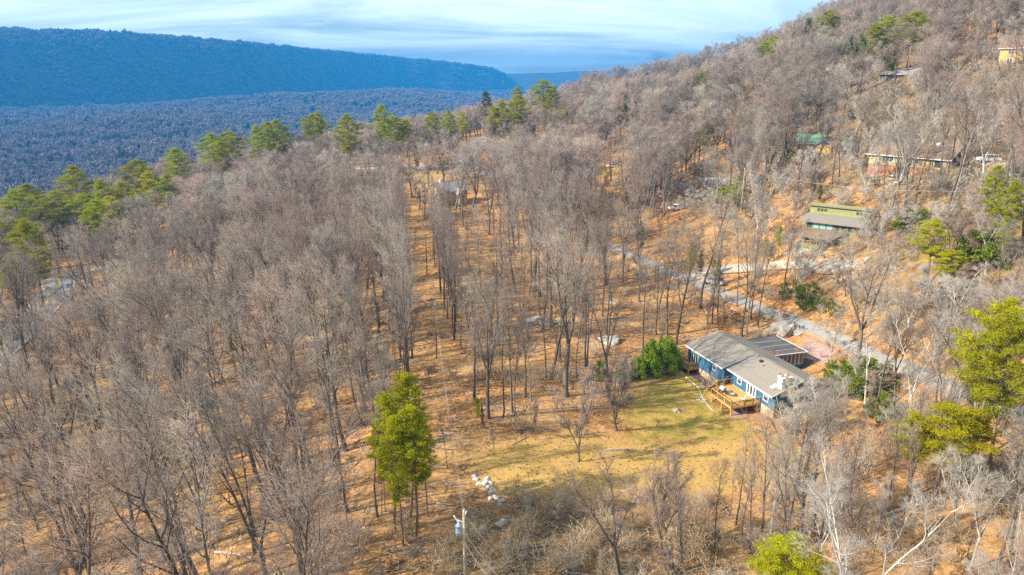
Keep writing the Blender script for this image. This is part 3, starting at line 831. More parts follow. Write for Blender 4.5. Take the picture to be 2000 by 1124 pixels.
MB().slab([(-1.4, 4.3, 7.2), (12.6, 4.3, 7.2), (12.6, 8.9, 8.3), (-0.6, 8.9, 8.3)], 0.2).build('roof', 'roof_shingle', G)
MB().box(-0.2, 12.2, 8.9, 13, 7.304, 10.0).build('clerestory_wall', 'green_siding', G)
for x in (1.6, 2.35, 3.1, 9.7, 10.5): window(G, 'front', x, 8.85, 0.6, 0.7, 8.9, 1, 1, 'green_trim', th=0.06)
MB().slab([(-0.7, 8.4, 10.25), (12.7, 8.4, 10.25), (12.7, 13.6, 9.6), (-0.7, 13.6, 9.6)], 0.2).build('roof', 'roof_shingle', G)

# ------------------------------------------------------------------ brick and siding house on the slope
BA = P(1692, 347)
gable_house('brick_house', 'two storey house of orange brick below and tan siding above, brown roof', (BA.x, BA.y, BA.z + 1.0), R(-51), 17.5, 9.5, 5.0, 2.2,
            'tan_siding', 'brown_shingle', 'grey_siding', 'brick', 2.5, 0.7,
            [('front', 4.3, 3.3, 2.6, 1.3, 0, 3, 1), ('front', 10.5, 3.3, 1.4, 1.3, 0, 2, 1), ('front', 15.4, 2.9, 1.6, 1.8, 0, 2, 1, 'dark_wood'),
             ('front', 8.3, 0.4, 1.7, 1.9, 0.02, 2, 1, 'dark_wood'), ('front', 14.2, 0.8, 1.1, 1.2, 0.02, 1, 2), ('right', 5.2, 3.2, 1.3, 1.2, 17.55, 1, 2)], 3.5, chimney=(12, 6.5, 0.7, 2.6))
hb = bpy.data.objects['brick_house']
MB().box(17.49, 17.53, 0.0, 9.5, 2.51, 5.05).build('end_wall', 'grey_siding', hb)
MB().box(17.48, 17.52, 0.0, 9.5, -0.5, 2.49).build('end_wall', 'dark_brick', hb)
TA = P(1731, 160)
gable_house('hillside_house', 'low dark house with wide pale grey roof high on the wooded hillside', (TA.x, TA.y, TA.z), R(-12), 15.5, 9, 3.0, 1.9, 'grey_siding', 'grey_shingle', None, None, 0, 1.0,
            [('front', 3, 1.0, 2.2, 1.3, 0, 2, 1), ('front', 7.5, 1.0, 1.6, 1.3, 0, 2, 1), ('front', 11.5, 1.0, 2.2, 1.3, 0, 2, 1)], 4, hip=3.2)
YA = P(1948, 128)
gable_house('hillside_house', 'tan two storey house at the right edge, high on the hillside', (YA.x, YA.y, YA.z), R(-38), 15, 10, 5.6, 3.6, 'yellow_siding', 'brown_shingle', 'yellow_siding', None, 0, 0.6,
            [('front', 3, 3.4, 1.6, 1.5, 0, 2, 1), ('front', 7.5, 3.4, 1.6, 1.5, 0, 2, 1), ('front', 3, 0.6, 1.6, 1.5, 0, 2, 1), ('left', 5, 3.4, 1.6, 1.5, 0, 2, 1), ('left', 5, 0.6, 1.6, 1.5, 0, 2, 1)], 4)
NA = P(1556, 296)
gable_house('green_roof_house', 'house with green metal roof and blue gable end among hillside trees', (NA.x, NA.y, NA.z), R(-22), 11.5, 8, 3.0, 2.3, 'brick', 'green_metal_roof', 'blue_gable', None, 0, 0.7,
            [('front', 2.5, 0.8, 1.4, 1.3, 0, 2, 1), ('front', 7.0, 0.8, 1.4, 1.3, 0, 2, 1)], 3)
NB = P(1622, 300)
gable_house('garden_shed', 'small shed with blue grey gable roof right of the green roofed house', (NB.x, NB.y, NB.z), R(60), 5, 4.4, 2.4, 1.4, 'yellow_siding', 'grey_shingle', 'blue_gable', None, 0, 0.5,
            [('right', 2.2, 0.9, 0.9, 0.9, 5, 1, 1)], 3)
CA = P(858, 404)
gable_house('cream_house', 'cream house with grey gable roof beside the end of the cleared strip', (CA.x, CA.y, CA.z), R(36), 12, 7.6, 5.4, 2.4, 'cream_siding', 'grey_shingle', 'cream_siding', None, 0, 0.5,
            [('left', 2.2, 3.2, 0.9, 1.4, 0, 1, 2), ('left', 5.2, 3.2, 0.9, 1.4, 0, 1, 2), ('left', 3.7, 0.7, 0.9, 1.4, 0, 1, 2), ('front', 3, 3.2, 1.0, 1.4, 0, 1, 2), ('front', 3, 0.7, 1.0, 1.4, 0, 1, 2), ('front', 11.5, 3.2, 1.0, 1.4, 0, 1, 2)], 3,
            chimney=(3.2, 4.4, 0.9, 3.6))
hc = bpy.data.objects['cream_house']
MB().box(6.5, 9.6, -3.5, -0.01, -2, 4.6).build('wing_wall', 'cream_siding', hc)
wg = MB(); wg.slab([(6.1, -4.0, 4.35), (6.1, 0.5, 4.35), (8.05, 0.5, 6.0), (8.05, -4.0, 6.0)], 0.12); wg.slab([(10.0, 0.5, 4.35), (10.0, -4.0, 4.35), (8.054, -4.0, 6.0), (8.054, 0.5, 6.0)], 0.12); wg.build('wing_roof', 'grey_shingle', hc)
MB().prism([(6.52, 4.604), (9.58, 4.604), (8.05, 5.8)], 1, -3.49, -3.3).build('gable', 'cream_siding', hc)
window(hc, 'front', 8.05, 2.6, 1.0, 1.4, -3.5, 1, 2)
window(hc, 'left', -1.8, 2.6, 1.0, 1.4, 6.5, 1, 2)
DA = P(1046, 266)
gable_house('cabin', 'small dark steep roofed cabin between tall pines near the road', (DA.x, DA.y, DA.z), R(100), 8, 6, 3.0, 3.6, 'brick', 'dark_wood', 'dark_wood', None, 0, 0.6, [('left', 3, 0.9, 1.2, 1.2, 0, 1, 1)], 3, trim='flashing')
EA = P(1372, 378)
gable_house('grey_roof_house', 'grey shingle roofed house mostly hidden behind trees above the lane', (EA.x, EA.y, EA.z), R(-30), 12, 8, 2.8, 1.9, 'grey_siding', 'grey_shingle', None, None, 0, 0.5, [('front', 3, 0.9, 1.4, 1.2, 0, 2, 1), ('front', 8, 0.9, 1.4, 1.2, 0, 2, 1)], 3)
FA = P(1398, 228)
gable_house('yellow_cottage', 'small yellow cottage showing between trees on the far hillside', (FA.x, FA.y, FA.z), R(-10), 8, 6, 3.2, 1.6, 'yellow_siding', 'brown_shingle', None, None, 0, 0.5, [('front', 3, 0.9, 1.2, 1.2, 0, 2, 1)], 3)
WA = P(1972, 362)
gable_house('white_shed', 'white clad outbuilding behind a pine at the right edge', (WA.x, WA.y, WA.z), R(-25), 6, 5, 3.0, 1.5, 'white_trim', 'grey_shingle', None, None, 0, 0.3, [('front', 2.6, 1.0, 1.2, 1.0, 0, 2, 1)], 3)
KA = P(745, 318)
gable_house('roadside_hut', 'low open timber hut beside the far road under the pines', (KA.x, KA.y, KA.z), R(8), 9, 4, 2.4, 1.0, 'dark_wood', 'grey_shingle', None, None, 0, 0.5, [('front', 3, 0.9, 1.2, 1.0, 0, 2, 1)], 2)
# low pale roadside wall
wl = empty('roadside_wall', P(695, 332)); tag(wl, 'long low pale wall along the far road beneath the tall pines', 'wall')
wp = [P(q, 331 - (q - 695) * 0.02) for q in range(695, 900, 17)]
for a, c in zip(wp[:-1], wp[1:]):
    mb = MB(); o_ = wl.location
    mb.slab([Vector((a.x, a.y, a.z + 0.8)) - o_, Vector((c.x, c.y, c.z + 0.8)) - o_, Vector((c.x, c.y + 0.3, c.z + 0.8)) - o_, Vector((a.x, a.y + 0.3, a.z + 0.8)) - o_], 1.4)
    mb.build('wall_panel', 'white_paint_line', wl)

# ------------------------------------------------------------------ vehicles
def vehicle(name, label, px, py, rz, mat, pickup=False, L=4.8):
    p = P(px, py); e = empty(name, (p.x, p.y, p.z + 0.18), rz); tag(e, label, 'truck' if pickup else 'car')
    hl = L / 2
    body = [(-hl, 0.45), (-hl + 0.05, 0.85), (-hl + 0.9, 1.0), (hl - 0.1, 1.02), (hl, 0.8), (hl, 0.42), (hl - 0.4, 0.35), (-hl + 0.4, 0.35)]
    bm_ = MB(); bm_.prism([(u, w) for u, w in body], 1, -0.9, 0.9); bo = bm_.build('body', mat, e)
    cab = [(-hl + 1.2, 1.0), (-hl + 1.9, 1.55), (0.5 if pickup else hl - 0.7, 1.58), (0.8 if pickup else hl - 0.15, 1.02)]
    MB().prism(cab, 1, -0.78, 0.78).build('cabin', 'window_glass', e)
    rf = MB(); rf.slab([(cab[1][0] + 0.05, -0.76, 1.64), (cab[2][0] - 0.02, -0.76, 1.66), (cab[2][0] - 0.02, 0.76, 1.66), (cab[1][0] + 0.05, 0.76, 1.64)], 0.07); rf.build('roof', mat, e)
    pl = MB()
    for y in (-0.79, 0.79):
        for x in (cab[1][0], 0.0, cab[2][0]): pl.bar((x, y, 1.0), (x + 0.02, y * 0.98, 1.6), 0.05)
    pl.build('pillar', mat, e)
    if pickup:
        MB().box(0.95, hl - 0.08, -0.75, 0.75, 1.024, 1.04).build('load_bed', 'black_metal', e)
        for y in (-0.88, 0.80): MB().box(0.9, hl - 0.05, y, y + 0.08, 1.024, 1.2).build('bed_side', mat, e)
    for x in (-hl + 0.95, hl - 0.95):
        for y in (-0.86, 0.86):
            w = MB(); n = 14
            for yy in (y - 0.11, y + 0.11):
                w.v += [(x + 0.34 * math.cos(2 * math.pi * k / n), yy, 0.32 + 0.34 * math.sin(2 * math.pi * k / n)) for k in range(n)]
            w.f += [(k, (k + 1) % n, (k + 1) % n + n, k + n) for k in range(n)] + [tuple(range(n))[::-1], tuple(range(n, 2 * n))]
            wo_ = w.build('wheel', 'tyre', e)
            s = 1 if y > 0 else -1
            r2 = MB(); r2.v += [(x + 0.2 * math.cos(2 * math.pi * k / 8), y + s * 0.118, 0.32 + 0.2 * math.sin(2 * math.pi * k / 8)) for k in range(8)]; r2.f.append(tuple(range(8))); r2.build('rim', 'steel', wo_)
    for y in (-0.7, 0.5): MB().box(-hl - 0.03, -hl + 0.06, y, y + 0.22, 0.68, 0.82).build('headlight', 'porcelain', e)
    return e
vehicle('parked_car', 'white car parked on the driveway right of the brick house', 1928, 318, R(-8), 'car_white')
vehicle('pickup_truck', 'white pickup truck standing among bare trees above the lane', 1322, 411, R(20), 'car_white', True, 5.4)
vehicle('parked_car', 'silver car parked on the lane behind tree trunks', 1392, 556, R(-38), 'car_silver')
vehicle('parked_car', 'silver car behind trees near the pale gravel of the side street', 1195, 328, R(10), 'car_white')

# ------------------------------------------------------------------ utility poles and wires
def catenary(mb, a, c, sag, w, n=14):
    a = Vector(a); c = Vector(c)
    pts = [a.lerp(c, k / n) - Vector((0, 0, sag * 4 * (k / n) * (1 - k / n))) for k in range(n + 1)]
    for p, q in zip(pts[:-1], pts[1:]): mb.bar(p, q, w, 3)
def utility_pole(label, x, y, h, r_, mat, transformer=False, arms=0, ztop=None):
    z = gz(x, y)
    if ztop is not None: h = ztop - z
    e = empty('utility_pole', (x, y, z)); tag(e, label, 'utility pole', 'utility poles')
    MB().lathe([(r_ * 1.25, -1), (r_ * 1.2, 0), (r_, h * 0.6), (r_ * 0.85, h)], 0, 0, 10).build('shaft', mat, e, True)
    MB().lathe([(0.03, h), (0.06, h + 0.08), (0.09, h + 0.14), (0.06, h + 0.22), (0.10, h + 0.28), (0.05, h + 0.36)], 0, 0, 8).build('insulator', 'porcelain', e)
    for k in range(arms):
        zz = h - 0.5 - k * 1.3
        ar = MB().box(-1.3, 1.3, -0.16, -0.05, zz, zz + 0.14).build('crossarm', 'white_paint_line', e)
        for xx in (-1.15, -0.5, 0.5, 1.15): MB().lathe([(0.06, zz + 0.143), (0.08, zz + 0.22), (0.04, zz + 0.32)], xx, -0.1, 6).build('insulator', 'porcelain', ar)
    if transformer:
        t = MB().lathe([(0.22, h - 1.92), (0.24, h - 1.88), (0.24, h - 1.74), (0.255, h - 1.73), (0.255, h - 1.70), (0.24, h - 1.69), (0.24, h - 1.15), (0.255, h - 1.14), (0.255, h - 1.10), (0.20, h - 1.05), (0.10, h - 1.02)], -0.44, 0.05, 16).build('transformer', 'transformer_paint', e, True)
        MB().lathe([(0.05, h - 1.05), (0.08, h - 0.95), (0.05, h - 0.88), (0.08, h - 0.80), (0.04, h - 0.70)], -0.44, 0.05, 8).build('bushing', 'porcelain', t)
        MB().box(-0.22, -0.12, -0.08, 0.12, h - 1.9, h - 1.3).build('bracket', 'steel', t)
        c = MB(); c.bar((-0.02, -0.1, h - 0.75), (-0.55, -0.12, h - 0.45), 0.045, 6); c.bar((-0.5, -0.12, h - 0.6), (-0.75, -0.12, h - 0.15), 0.06, 6); c.build('fuse_cutout', 'porcelain', e)
        MB().bar((0.0, -0.02, h - 0.4), (0.22, -0.06, h + 0.25), 0.05, 6).build('lightning_arrester', 'porcelain', e)
        gw = MB(); gw.bar((-0.75, -0.12, h - 0.15), (-0.48, 0.05, h - 0.7), 0.015, 4); gw.build('jumper_wire', 'wire', e)
    return e, z + h
p1 = at_dist(906, 1003, 45)
e1, z1 = utility_pole('weathered grey utility pole with pale blue transformer in the foreground', p1.x, p1.y, 11, 0.15, 'pole_wood', True, ztop=p1.z)
p2 = P(853, 700); e2, z2 = utility_pole('thin brown utility pole standing in the middle of the cleared strip', p2.x, p2.y, 9.5, 0.11, 'pole_wood_brown')
p3 = P(834, 537); e3, z3 = utility_pole('thin brown utility pole further up the cleared strip', p3.x, p3.y, 10, 0.11, 'pole_wood_brown')
p4 = P(826, 450); e4, z4 = utility_pole('pale utility pole at the top of the cleared strip near the cream house', p4.x, p4.y, 14, 0.14, 'pole_wood')
p5 = P(252, 690); e5, z5 = utility_pole('utility pole with two white crossarms rising from the wood on the left', p5.x, p5.y, 13, 0.13, 'pole_wood', arms=2)
p6 = P(600, 480); e6, z6 = utility_pole('utility pole with white crossarms above the left wood, left of the strip', p6.x, p6.y, 13, 0.13, 'pole_wood', arms=2)
p7 = P(1446, 420); e7, z7 = utility_pole('pale utility pole beside the lane on the hillside', p7.x, p7.y, 12, 0.13, 'pole_wood')
def wire(name, label, a, c, sag, w=0.011):
    mb = MB(); catenary(mb, a, c, sag, w); ob = mb.build(name, 'wire'); tag(ob, label, 'wire', 'overhead wires')
chain = [(p1, z1), (p2, z2), (p3, z3), (p4, z4)]
names = ['power line sagging from the transformer pole to the brown pole in the strip', 'power line between the two thin brown poles', 'power line from the far brown pole to the pale pole by the cream house']
for (a, za), (c, zc_), lb in zip(chain[:-1], chain[1:], names): wire('power_line', lb, (a.x, a.y, za + 0.3), (c.x, c.y, zc_ + 0.3), 1.2)
wire('power_line', 'lower neutral line sagging from the transformer pole along the strip', (p1.x, p1.y, z1 - 0.8), (p2.x, p2.y, z2 - 0.9), 1.3)
def end(px, py, D): return at_dist(px, py, D)
t1 = Vector((p1.x, p1.y, z1))
wire('guy_wire', 'thin guy wire from the pole top down to the right', t1 - Vector((0, 0, 0.1)), end(1010, 1130, 44) , 0.1, 0.012)
wire('service_drop', 'upper thick service cable leaving the transformer pole to lower right', t1 - Vector((0, 0, 1.7)), end(988, 1140, 30), 0.25, 0.014)
wire('service_drop', 'lower thick service cable leaving the transformer pole to lower right', t1 - Vector((0, 0, 2.6)), end(968, 1140, 30), 0.25, 0.014)
wire('service_drop', 'lowest dark telephone cable leaving the transformer pole to lower right', t1 - Vector((0, 0, 2.7)), end(974, 1145, 30), 0.3, 0.014)
wire('power_line', 'power line on the crossarm poles over the left wood', (p5.x, p5.y, z5), (p6.x, p6.y, z6), 1.6)
ue = at_dist(1960, 372, 150)
wire('power_line', 'thin overhead line crossing in front of the brick house', (p7.x, p7.y, z7), ue, 2.0, 0.025)
e8, z8 = utility_pole('utility pole among the trees at the right edge', ue.x, ue.y, 10, 0.12, 'pole_wood', ztop=ue.z + 0.2)

# ------------------------------------------------------------------ rocks
def rock_mesh(seed, mat, flat=0.7, sub=3, rough=0.35, blocky=0.0):
    import bmesh
    bm = bmesh.new(); bmesh.ops.create_icosphere(bm, subdivisions=sub, radius=1.0)
    rn = random.Random(seed); planes = [(Vector((rn.gauss(0, 1), rn.gauss(0, 1), rn.gauss(0, 1))).normalized(), rn.uniform(0.55, 0.9)) for _ in range(12)]
    off = rn.uniform(0, 50)
    for v in bm.verts:
        d = v.co.normalized()
        k = 1.0
        for n_, h in planes:
            c = d.dot(n_)
            if c > 0.01: k = min(k, h / c)
        nn = float(vnoise(d.x * 3 + off + d.z, d.y * 3 + d.z * 2, 1.0, seed)) - 0.5
        v.co = d * k * (1 + rough * nn); v.co.z *= flat
    me = bpy.data.meshes.new('rock'); bm.to_mesh(me); bm.free(); me.materials.append(MAT[mat])
    return me
RM = [rock_mesh(k, 'rock_pale', 0.62, 2, 0.25) for k in range(5)]
RT = [rock_mesh(15 + k, 'rock_tan', 0.55, 2, 0.3) for k in range(3)]
rn = random.Random(5)
ord_ = ['first', 'second', 'third', 'fourth', 'fifth', 'sixth', 'seventh', 'eighth', 'ninth', 'tenth', 'eleventh', 'twelfth', 'thirteenth', 'fourteenth', 'fifteenth', 'sixteenth', 'seventeenth', 'eighteenth', 'nineteenth', 'twentieth']
def ordinal(n):
    if n <= 20: return ord_[n - 1]
    return str(n) + ('th' if 10 < n % 100 < 14 else {1: 'st', 2: 'nd', 3: 'rd'}.get(n % 10, 'th'))
rowpx = [(926, 931, .5), (929, 937, .5), (935, 947, .5), (945, 946, .55), (950, 935, .55), (951, 940, .6), (959, 944, .5), (954, 952, .42), (948, 957, .38), (960, 955, .42), (967, 959, .42), (959, 963, .6), (957, 975, .55), (968, 973, .6), (979, 980, .6), (975, 986, .35)]
for k, (a, c, s) in enumerate(rowpx):
    p = P(a, c); ob = link('boulder', RM[k % 5]); s *= 0.72
    ob.location = (p.x, p.y, p.z + 0.14 * s); ob.scale = (s * rn.uniform(0.9, 1.3), s * rn.uniform(0.8, 1.1), s * rn.uniform(0.9, 1.2)); ob.rotation_euler = (0, 0, rn.uniform(0, 6.28))
    tag(ob, 'pale grey boulder in the rough row beside the straw lawn, %s counted from the top' % ordinal(k + 1), 'boulder', 'row of pale boulders')
for (a, c, s, mesh, lab) in [(976, 1025, .75, 0, 'left of two pale rocks lying together below the boulder row'), (983, 1022, .8, 2, 'right of two pale rocks lying together below the boulder row')]:
    p = P(a, c); ob = link('boulder', RM[mesh]); ob.location = (p.x, p.y, p.z + 0.1); s *= 0.65; ob.scale = (s, s, s); ob.rotation_euler = (0, 0, a); tag(ob, lab, 'boulder')
def big_rock(a, c, s, mat, seed, lab, flat=0.7, rot=0.0):
    p = P(a, c); ob = link('boulder', rock_mesh(seed, mat, flat, 3, 0.5)); ob.location = (p.x, p.y, p.z + s[2] * 0.15); ob.scale = s; ob.rotation_euler = (0, 0, rot); tag(ob, lab, 'boulder')
big_rock(1500, 655, (2.3, 1.8, 2.0), 'rock_tan', 21, 'large tan boulder behind the flat roof of the blue house')
big_rock(1535, 648, (2.9, 2.3, 2.9), 'rock_grey', 22, 'largest dark grey boulder beside the lane behind the blue house', 0.8)
big_rock(1519, 646, (1.6, 1.4, 1.3), 'rock_tan', 23, 'small tan boulder wedged between two large ones behind the house')
big_rock(1558, 652, (1.5, 1.0, 0.8), 'rock_grey', 24, 'low grey boulder right of the largest boulder by the lane')
big_rock(1045, 628, (2.6, 1.8, 1.5), 'rock_grey', 25, 'flat grey outcrop rock among the open trees, left half')
big_rock(1066, 634, (2.6, 1.8, 1.3), 'rock_grey', 26, 'flat grey outcrop rock among the open trees, right half')
big_rock(1190, 668, (2.4, 1.8, 1.6), 'rock_grey', 27, 'mossy grey boulder between trunks left of the bamboo')
big_rock(1196, 593, (1.0, 0.8, 0.6), 'rock_pale', 28, 'small pale rock in the leaf litter above the bamboo')
for k, (a, c, s) in enumerate([(1716, 350, 1.8), (1725, 358, 1.6), (1738, 352, 1.9), (1742, 362, 1.5), (1700, 360, 1.8), (1752, 358, 1.2), (1732, 366, 1.4), (1745, 345, 1.4)]):
    p = P(a, c); ob = link('boulder', RM[k % 5] if k % 2 else RT[k % 3]); s *= 0.66; ob.location = (p.x, p.y, p.z + 0.1); ob.scale = (s * 1.4, s, s * 0.75); ob.rotation_euler = (0, 0, k * 1.3)
    tag(ob, 'pale slab rock below the brick house, %s counted in the rockery' % ordinal(k + 1), 'boulder', 'rockery rocks')
for k, (a, c, L_, rz_, w_, lb) in enumerate([(832, 587, 3.2, 0.3, 0.10, 'short pale fallen log at the left edge of the strip, far end'), (850, 652, 4.5, -0.1, 0.07, 'thin pale fallen branch across the strip above the brown pole'), (1040, 690, 6, 0.5, 0.13, 'fallen grey trunk on leaf litter below the outcrop'),
        (1180, 880, 4, 0.05, 0.12, 'fallen trunk lying at the foot of the small many stemmed tree'), (560, 1010, 6, 1.0, 0.14, 'fallen trunk among the near trees left of the strip'), (420, 1080, 5, -0.4, 0.16, 'thick dark fallen trunk at the bottom left'),
        (1720, 1010, 5, 0.2, 0.12, 'fallen trunk in the brush at lower right'), (1000, 870, 3, 0.8, 0.07, 'thin fallen branch above the straw grass'), (1390, 700, 5, 0.15, 0.12, 'fallen trunk on the leaf litter behind the blue house'), (240, 900, 6, 0.9, 0.14, 'mossy fallen trunk deep in the left wood')]):
    p = P(a, c); d = Vector((math.cos(rz_), math.sin(rz_), 0)); q = p + d * L_
    e = empty('fallen_log', p); tag(e, lb, 'log')
    v1 = Vector((q.x - p.x, q.y - p.y, gz(q.x, q.y) - p.z + w_ * 0.6)); v0 = Vector((0, 0, w_ * 0.6)); mid_ = v0.lerp(v1, 0.5) + Vector((0.1, 0.15, 0.05))
    mb = MB(); mb.bar(v0, mid_, w_, 8); mb.build('trunk', 'stump_wood', e)
    mb = MB(); mb.bar(mid_, v1, w_ * 0.75, 7); mb.build('trunk', 'stump_wood', e)
    for t_ in (0.35, 0.6, 0.8):
        mb = MB(); s0 = v0.lerp(v1, t_); mb.bar(s0, s0 + Vector((0.5 * math.sin(k + t_ * 9), 0.6 * math.cos(k + t_ * 7), 0.5)), w_ * 0.3, 5); mb.build('branch_stub', 'stump_wood', e)
# stump on the lawn
p = P(1321, 803); e = empty('tree_stump', p); tag(e, 'cut tree stump lying on the green lawn left of the deck', 'stump')
MB().lathe([(0.5, -0.1), (0.38, 0.1), (0.3, 0.4), (0.26, 0.42)], 0, 0, 12).build('stump_wood', 'stump_wood', e)
mb = MB()
for k in range(6): mb.bar((0.25 * math.cos(k * 1.05), 0.25 * math.sin(k * 1.05), 0.15), (0.8 * math.cos(k * 1.05), 0.8 * math.sin(k * 1.05), -0.05), 0.09, 5)
mb.build('root', 'stump_wood', e)
# stepping stones at the stair foot
for k, (x, y) in enumerate([(10.9, -3.9), (11.6, -3.8), (10.6, -4.5), (11.3, -4.6), (12.0, -4.4)]):
    q = hpos(x, y); ob = link('paving_stone', rock_mesh(60 + k, 'rock_tan', 0.12, 2, 0.2)); ob.location = (q.x, q.y, gz(q.x, q.y) + 0.05); ob.scale = (0.42, 0.36, 0.5)
    tag(ob, 'flat tan stepping stone at the foot of the deck stairs, %s from the left' % ordinal(k + 1), 'paving stone', 'stepping stones')
# small blue sign by the lane
p = P(1567, 648); e = empty('sign', p); tag(e, 'small blue sign on a post beside the lane', 'sign')
MB().box(-0.05, 0.05, -0.05, 0.05, -0.2, 1.0).build('post', 'rail_wood', e); MB().box(-0.28, 0.28, -0.12, -0.06, 0.6, 1.2).build('panel', 'sign_blue', e)
p = P(1310, 1043); e = empty('utility_box', p); tag(e, 'small white utility box among brush below the lawn', 'utility box')
MB().box(-0.25, 0.25, -0.2, 0.2, -0.2, 0.5).build('cabinet', 'porcelain', e); MB().box(-0.28, 0.28, -0.23, 0.23, 0.503, 0.56).build('lid', 'white_trim', e)
p = P(1346, 404); e = empty('tractor_mower', p); tag(e, 'small orange machine standing near the white pickup truck', 'mower')
MB().prism([(-0.9, 0.4), (-0.85, 0.9), (0.0, 1.0), (0.1, 0.7), (0.9, 0.7), (0.9, 0.4)], 1, -0.4, 0.4).build('body', 'toy_orange', e)
for x in (-0.6, 0.6):
    for y in (-0.5, 0.5): MB().prism([(x + 0.35 * math.cos(k * 0.63), 0.3 + 0.35 * math.sin(k * 0.63)) for k in range(10)], 1, y - 0.1, y + 0.1).build('wheel', 'tyre', e)
# red rail fence on the right hillside
fpts = [P(*q) for q in [(1736, 442), (1750, 439), (1764, 443), (1778, 447), (1792, 451), (1806, 455), (1820, 458), (1834, 458), (1848, 461), (1860, 466)]]
fe = empty('rail_fence', fpts[0]); tag(fe, 'red brown wooden rail fence crossing the right hillside', 'fence')
for a in fpts:
    q = a - fe.location; MB().box(q.x - 0.1, q.x + 0.1, q.y - 0.1, q.y + 0.1, q.z - 0.3, q.z + 1.45).build('post', 'fence_wood', fe)
for a, c in zip(fpts[:-1], fpts[1:]):
    for hh in (0.4, 0.85, 1.3):
        q, s_ = a - fe.location, c - fe.location
        mb = MB(); mb.slab([(q.x, q.y - 0.13, q.z + hh + 0.1), (s_.x, s_.y - 0.13, s_.z + hh + 0.1), (s_.x, s_.y - 0.104, s_.z + hh + 0.1), (q.x, q.y - 0.104, q.z + hh + 0.1)], 0.2); mb.build('rail', 'fence_wood', fe)

# ------------------------------------------------------------------ tree growers
class TreeB:
    """collects tapering tubes: wood (trunk and limbs) and twigs apart"""
    def __init__(self): self.V = [[], []]; self.F = [[], []]; self.n = [0, 0]; self.skel = []
    def tube(self, k, pts, rad, sides):
        d = pts[-1] - pts[0]
        if d.length < 1e-6: return
        d.normalize()
        u = d.cross(Vector((0.31, 0.17, 0.93)))
        if u.length < 0.1: u = d.cross(Vector((1, 0, 0)))
        u.normalize(); v = d.cross(u)
        ring = [(u * math.cos(2 * math.pi * j / sides) + v * math.sin(2 * math.pi * j / sides)) for j in range(sides)]
        V, F, b0 = self.V[k], self.F[k], self.n[k]
        m = len(pts)
        for p, r_ in zip(pts[:-1], rad[:-1]):
            for q in ring: V.append((p.x + q.x * r_, p.y + q.y * r_, p.z + q.z * r_))
        V.append((pts[-1].x, pts[-1].y, pts[-1].z))
        for i in range(m - 2):
            for j in range(sides):
                a = b0 + i * sides + j; b1 = b0 + i * sides + (j + 1) % sides
                F.append((a, b1, b1 + sides)); F.append((a, b1 + sides, a + sides))
        tip = b0 + (m - 1) * sides
        for j in range(sides): F.append((b0 + (m - 2) * sides + j, b0 + (m - 2) * sides + (j + 1) % sides, tip))
        self.n[k] = tip + 1
def rvec(rn, s): return Vector((rn.gauss(0, s), rn.gauss(0, s), rn.gauss(0, s)))
def off_axis(rn, d, ang, az):
    u = d.cross(Vector((0, 0, 1)) if abs(d.z) < 0.9 else Vector((1, 0, 0))).normalized(); v = d.cross(u)
    return (d * math.cos(ang) + (u * math.cos(az) + v * math.sin(az)) * math.sin(ang)).normalized()
def grow(T, rn, p, d, L, r_, lev, cfg):
    nseg = (0, 5, 4, 2, 1)[lev]
    pts = [p.copy()]; q = p.copy(); dd = d.copy()
    for i in range(nseg):
        dd = (dd + rvec(rn, cfg['wob']) + Vector((0, 0, cfg['up'][lev]))).normalized()
        q = q + dd * (L / nseg); pts.append(q.copy())
    rad = [max(r_ * (1 - 0.85 * i / nseg), cfg['rmin']) for i in range(nseg + 1)]
    T.tube(0 if lev == 1 else 1, pts, rad, (0, 5, 4, 3, 3)[lev])
    if lev == 1: T.skel.append((pts, rad))
    if lev >= 4: return
    n = cfg['kids'][lev]
    az = rn.uniform(0, 6.28)
    for c in range(n):
        t = 0.22 + 0.78 * (c + rn.random()) / n
        f = t * nseg; i = min(int(f), nseg - 1)
        pos = pts[i].lerp(pts[i + 1], f - i)
        az += 2.4 + rn.uniform(-0.4, 0.4)
        sd = (pts[i + 1] - pts[i]).normalized()
        nd = off_axis(rn, sd, rn.uniform(0.38, 0.80), az)
        nl = L * rn.uniform(0.34, 0.62) * (1.05 - 0.45 * t)
        if lev == 3: nl = max(nl, cfg['twig'] * rn.uniform(0.7, 1.3))
        grow(T, rn, pos, nd, nl, max(rad[i] * 0.55, cfg['rmin'] * 1.2), lev + 1, cfg)
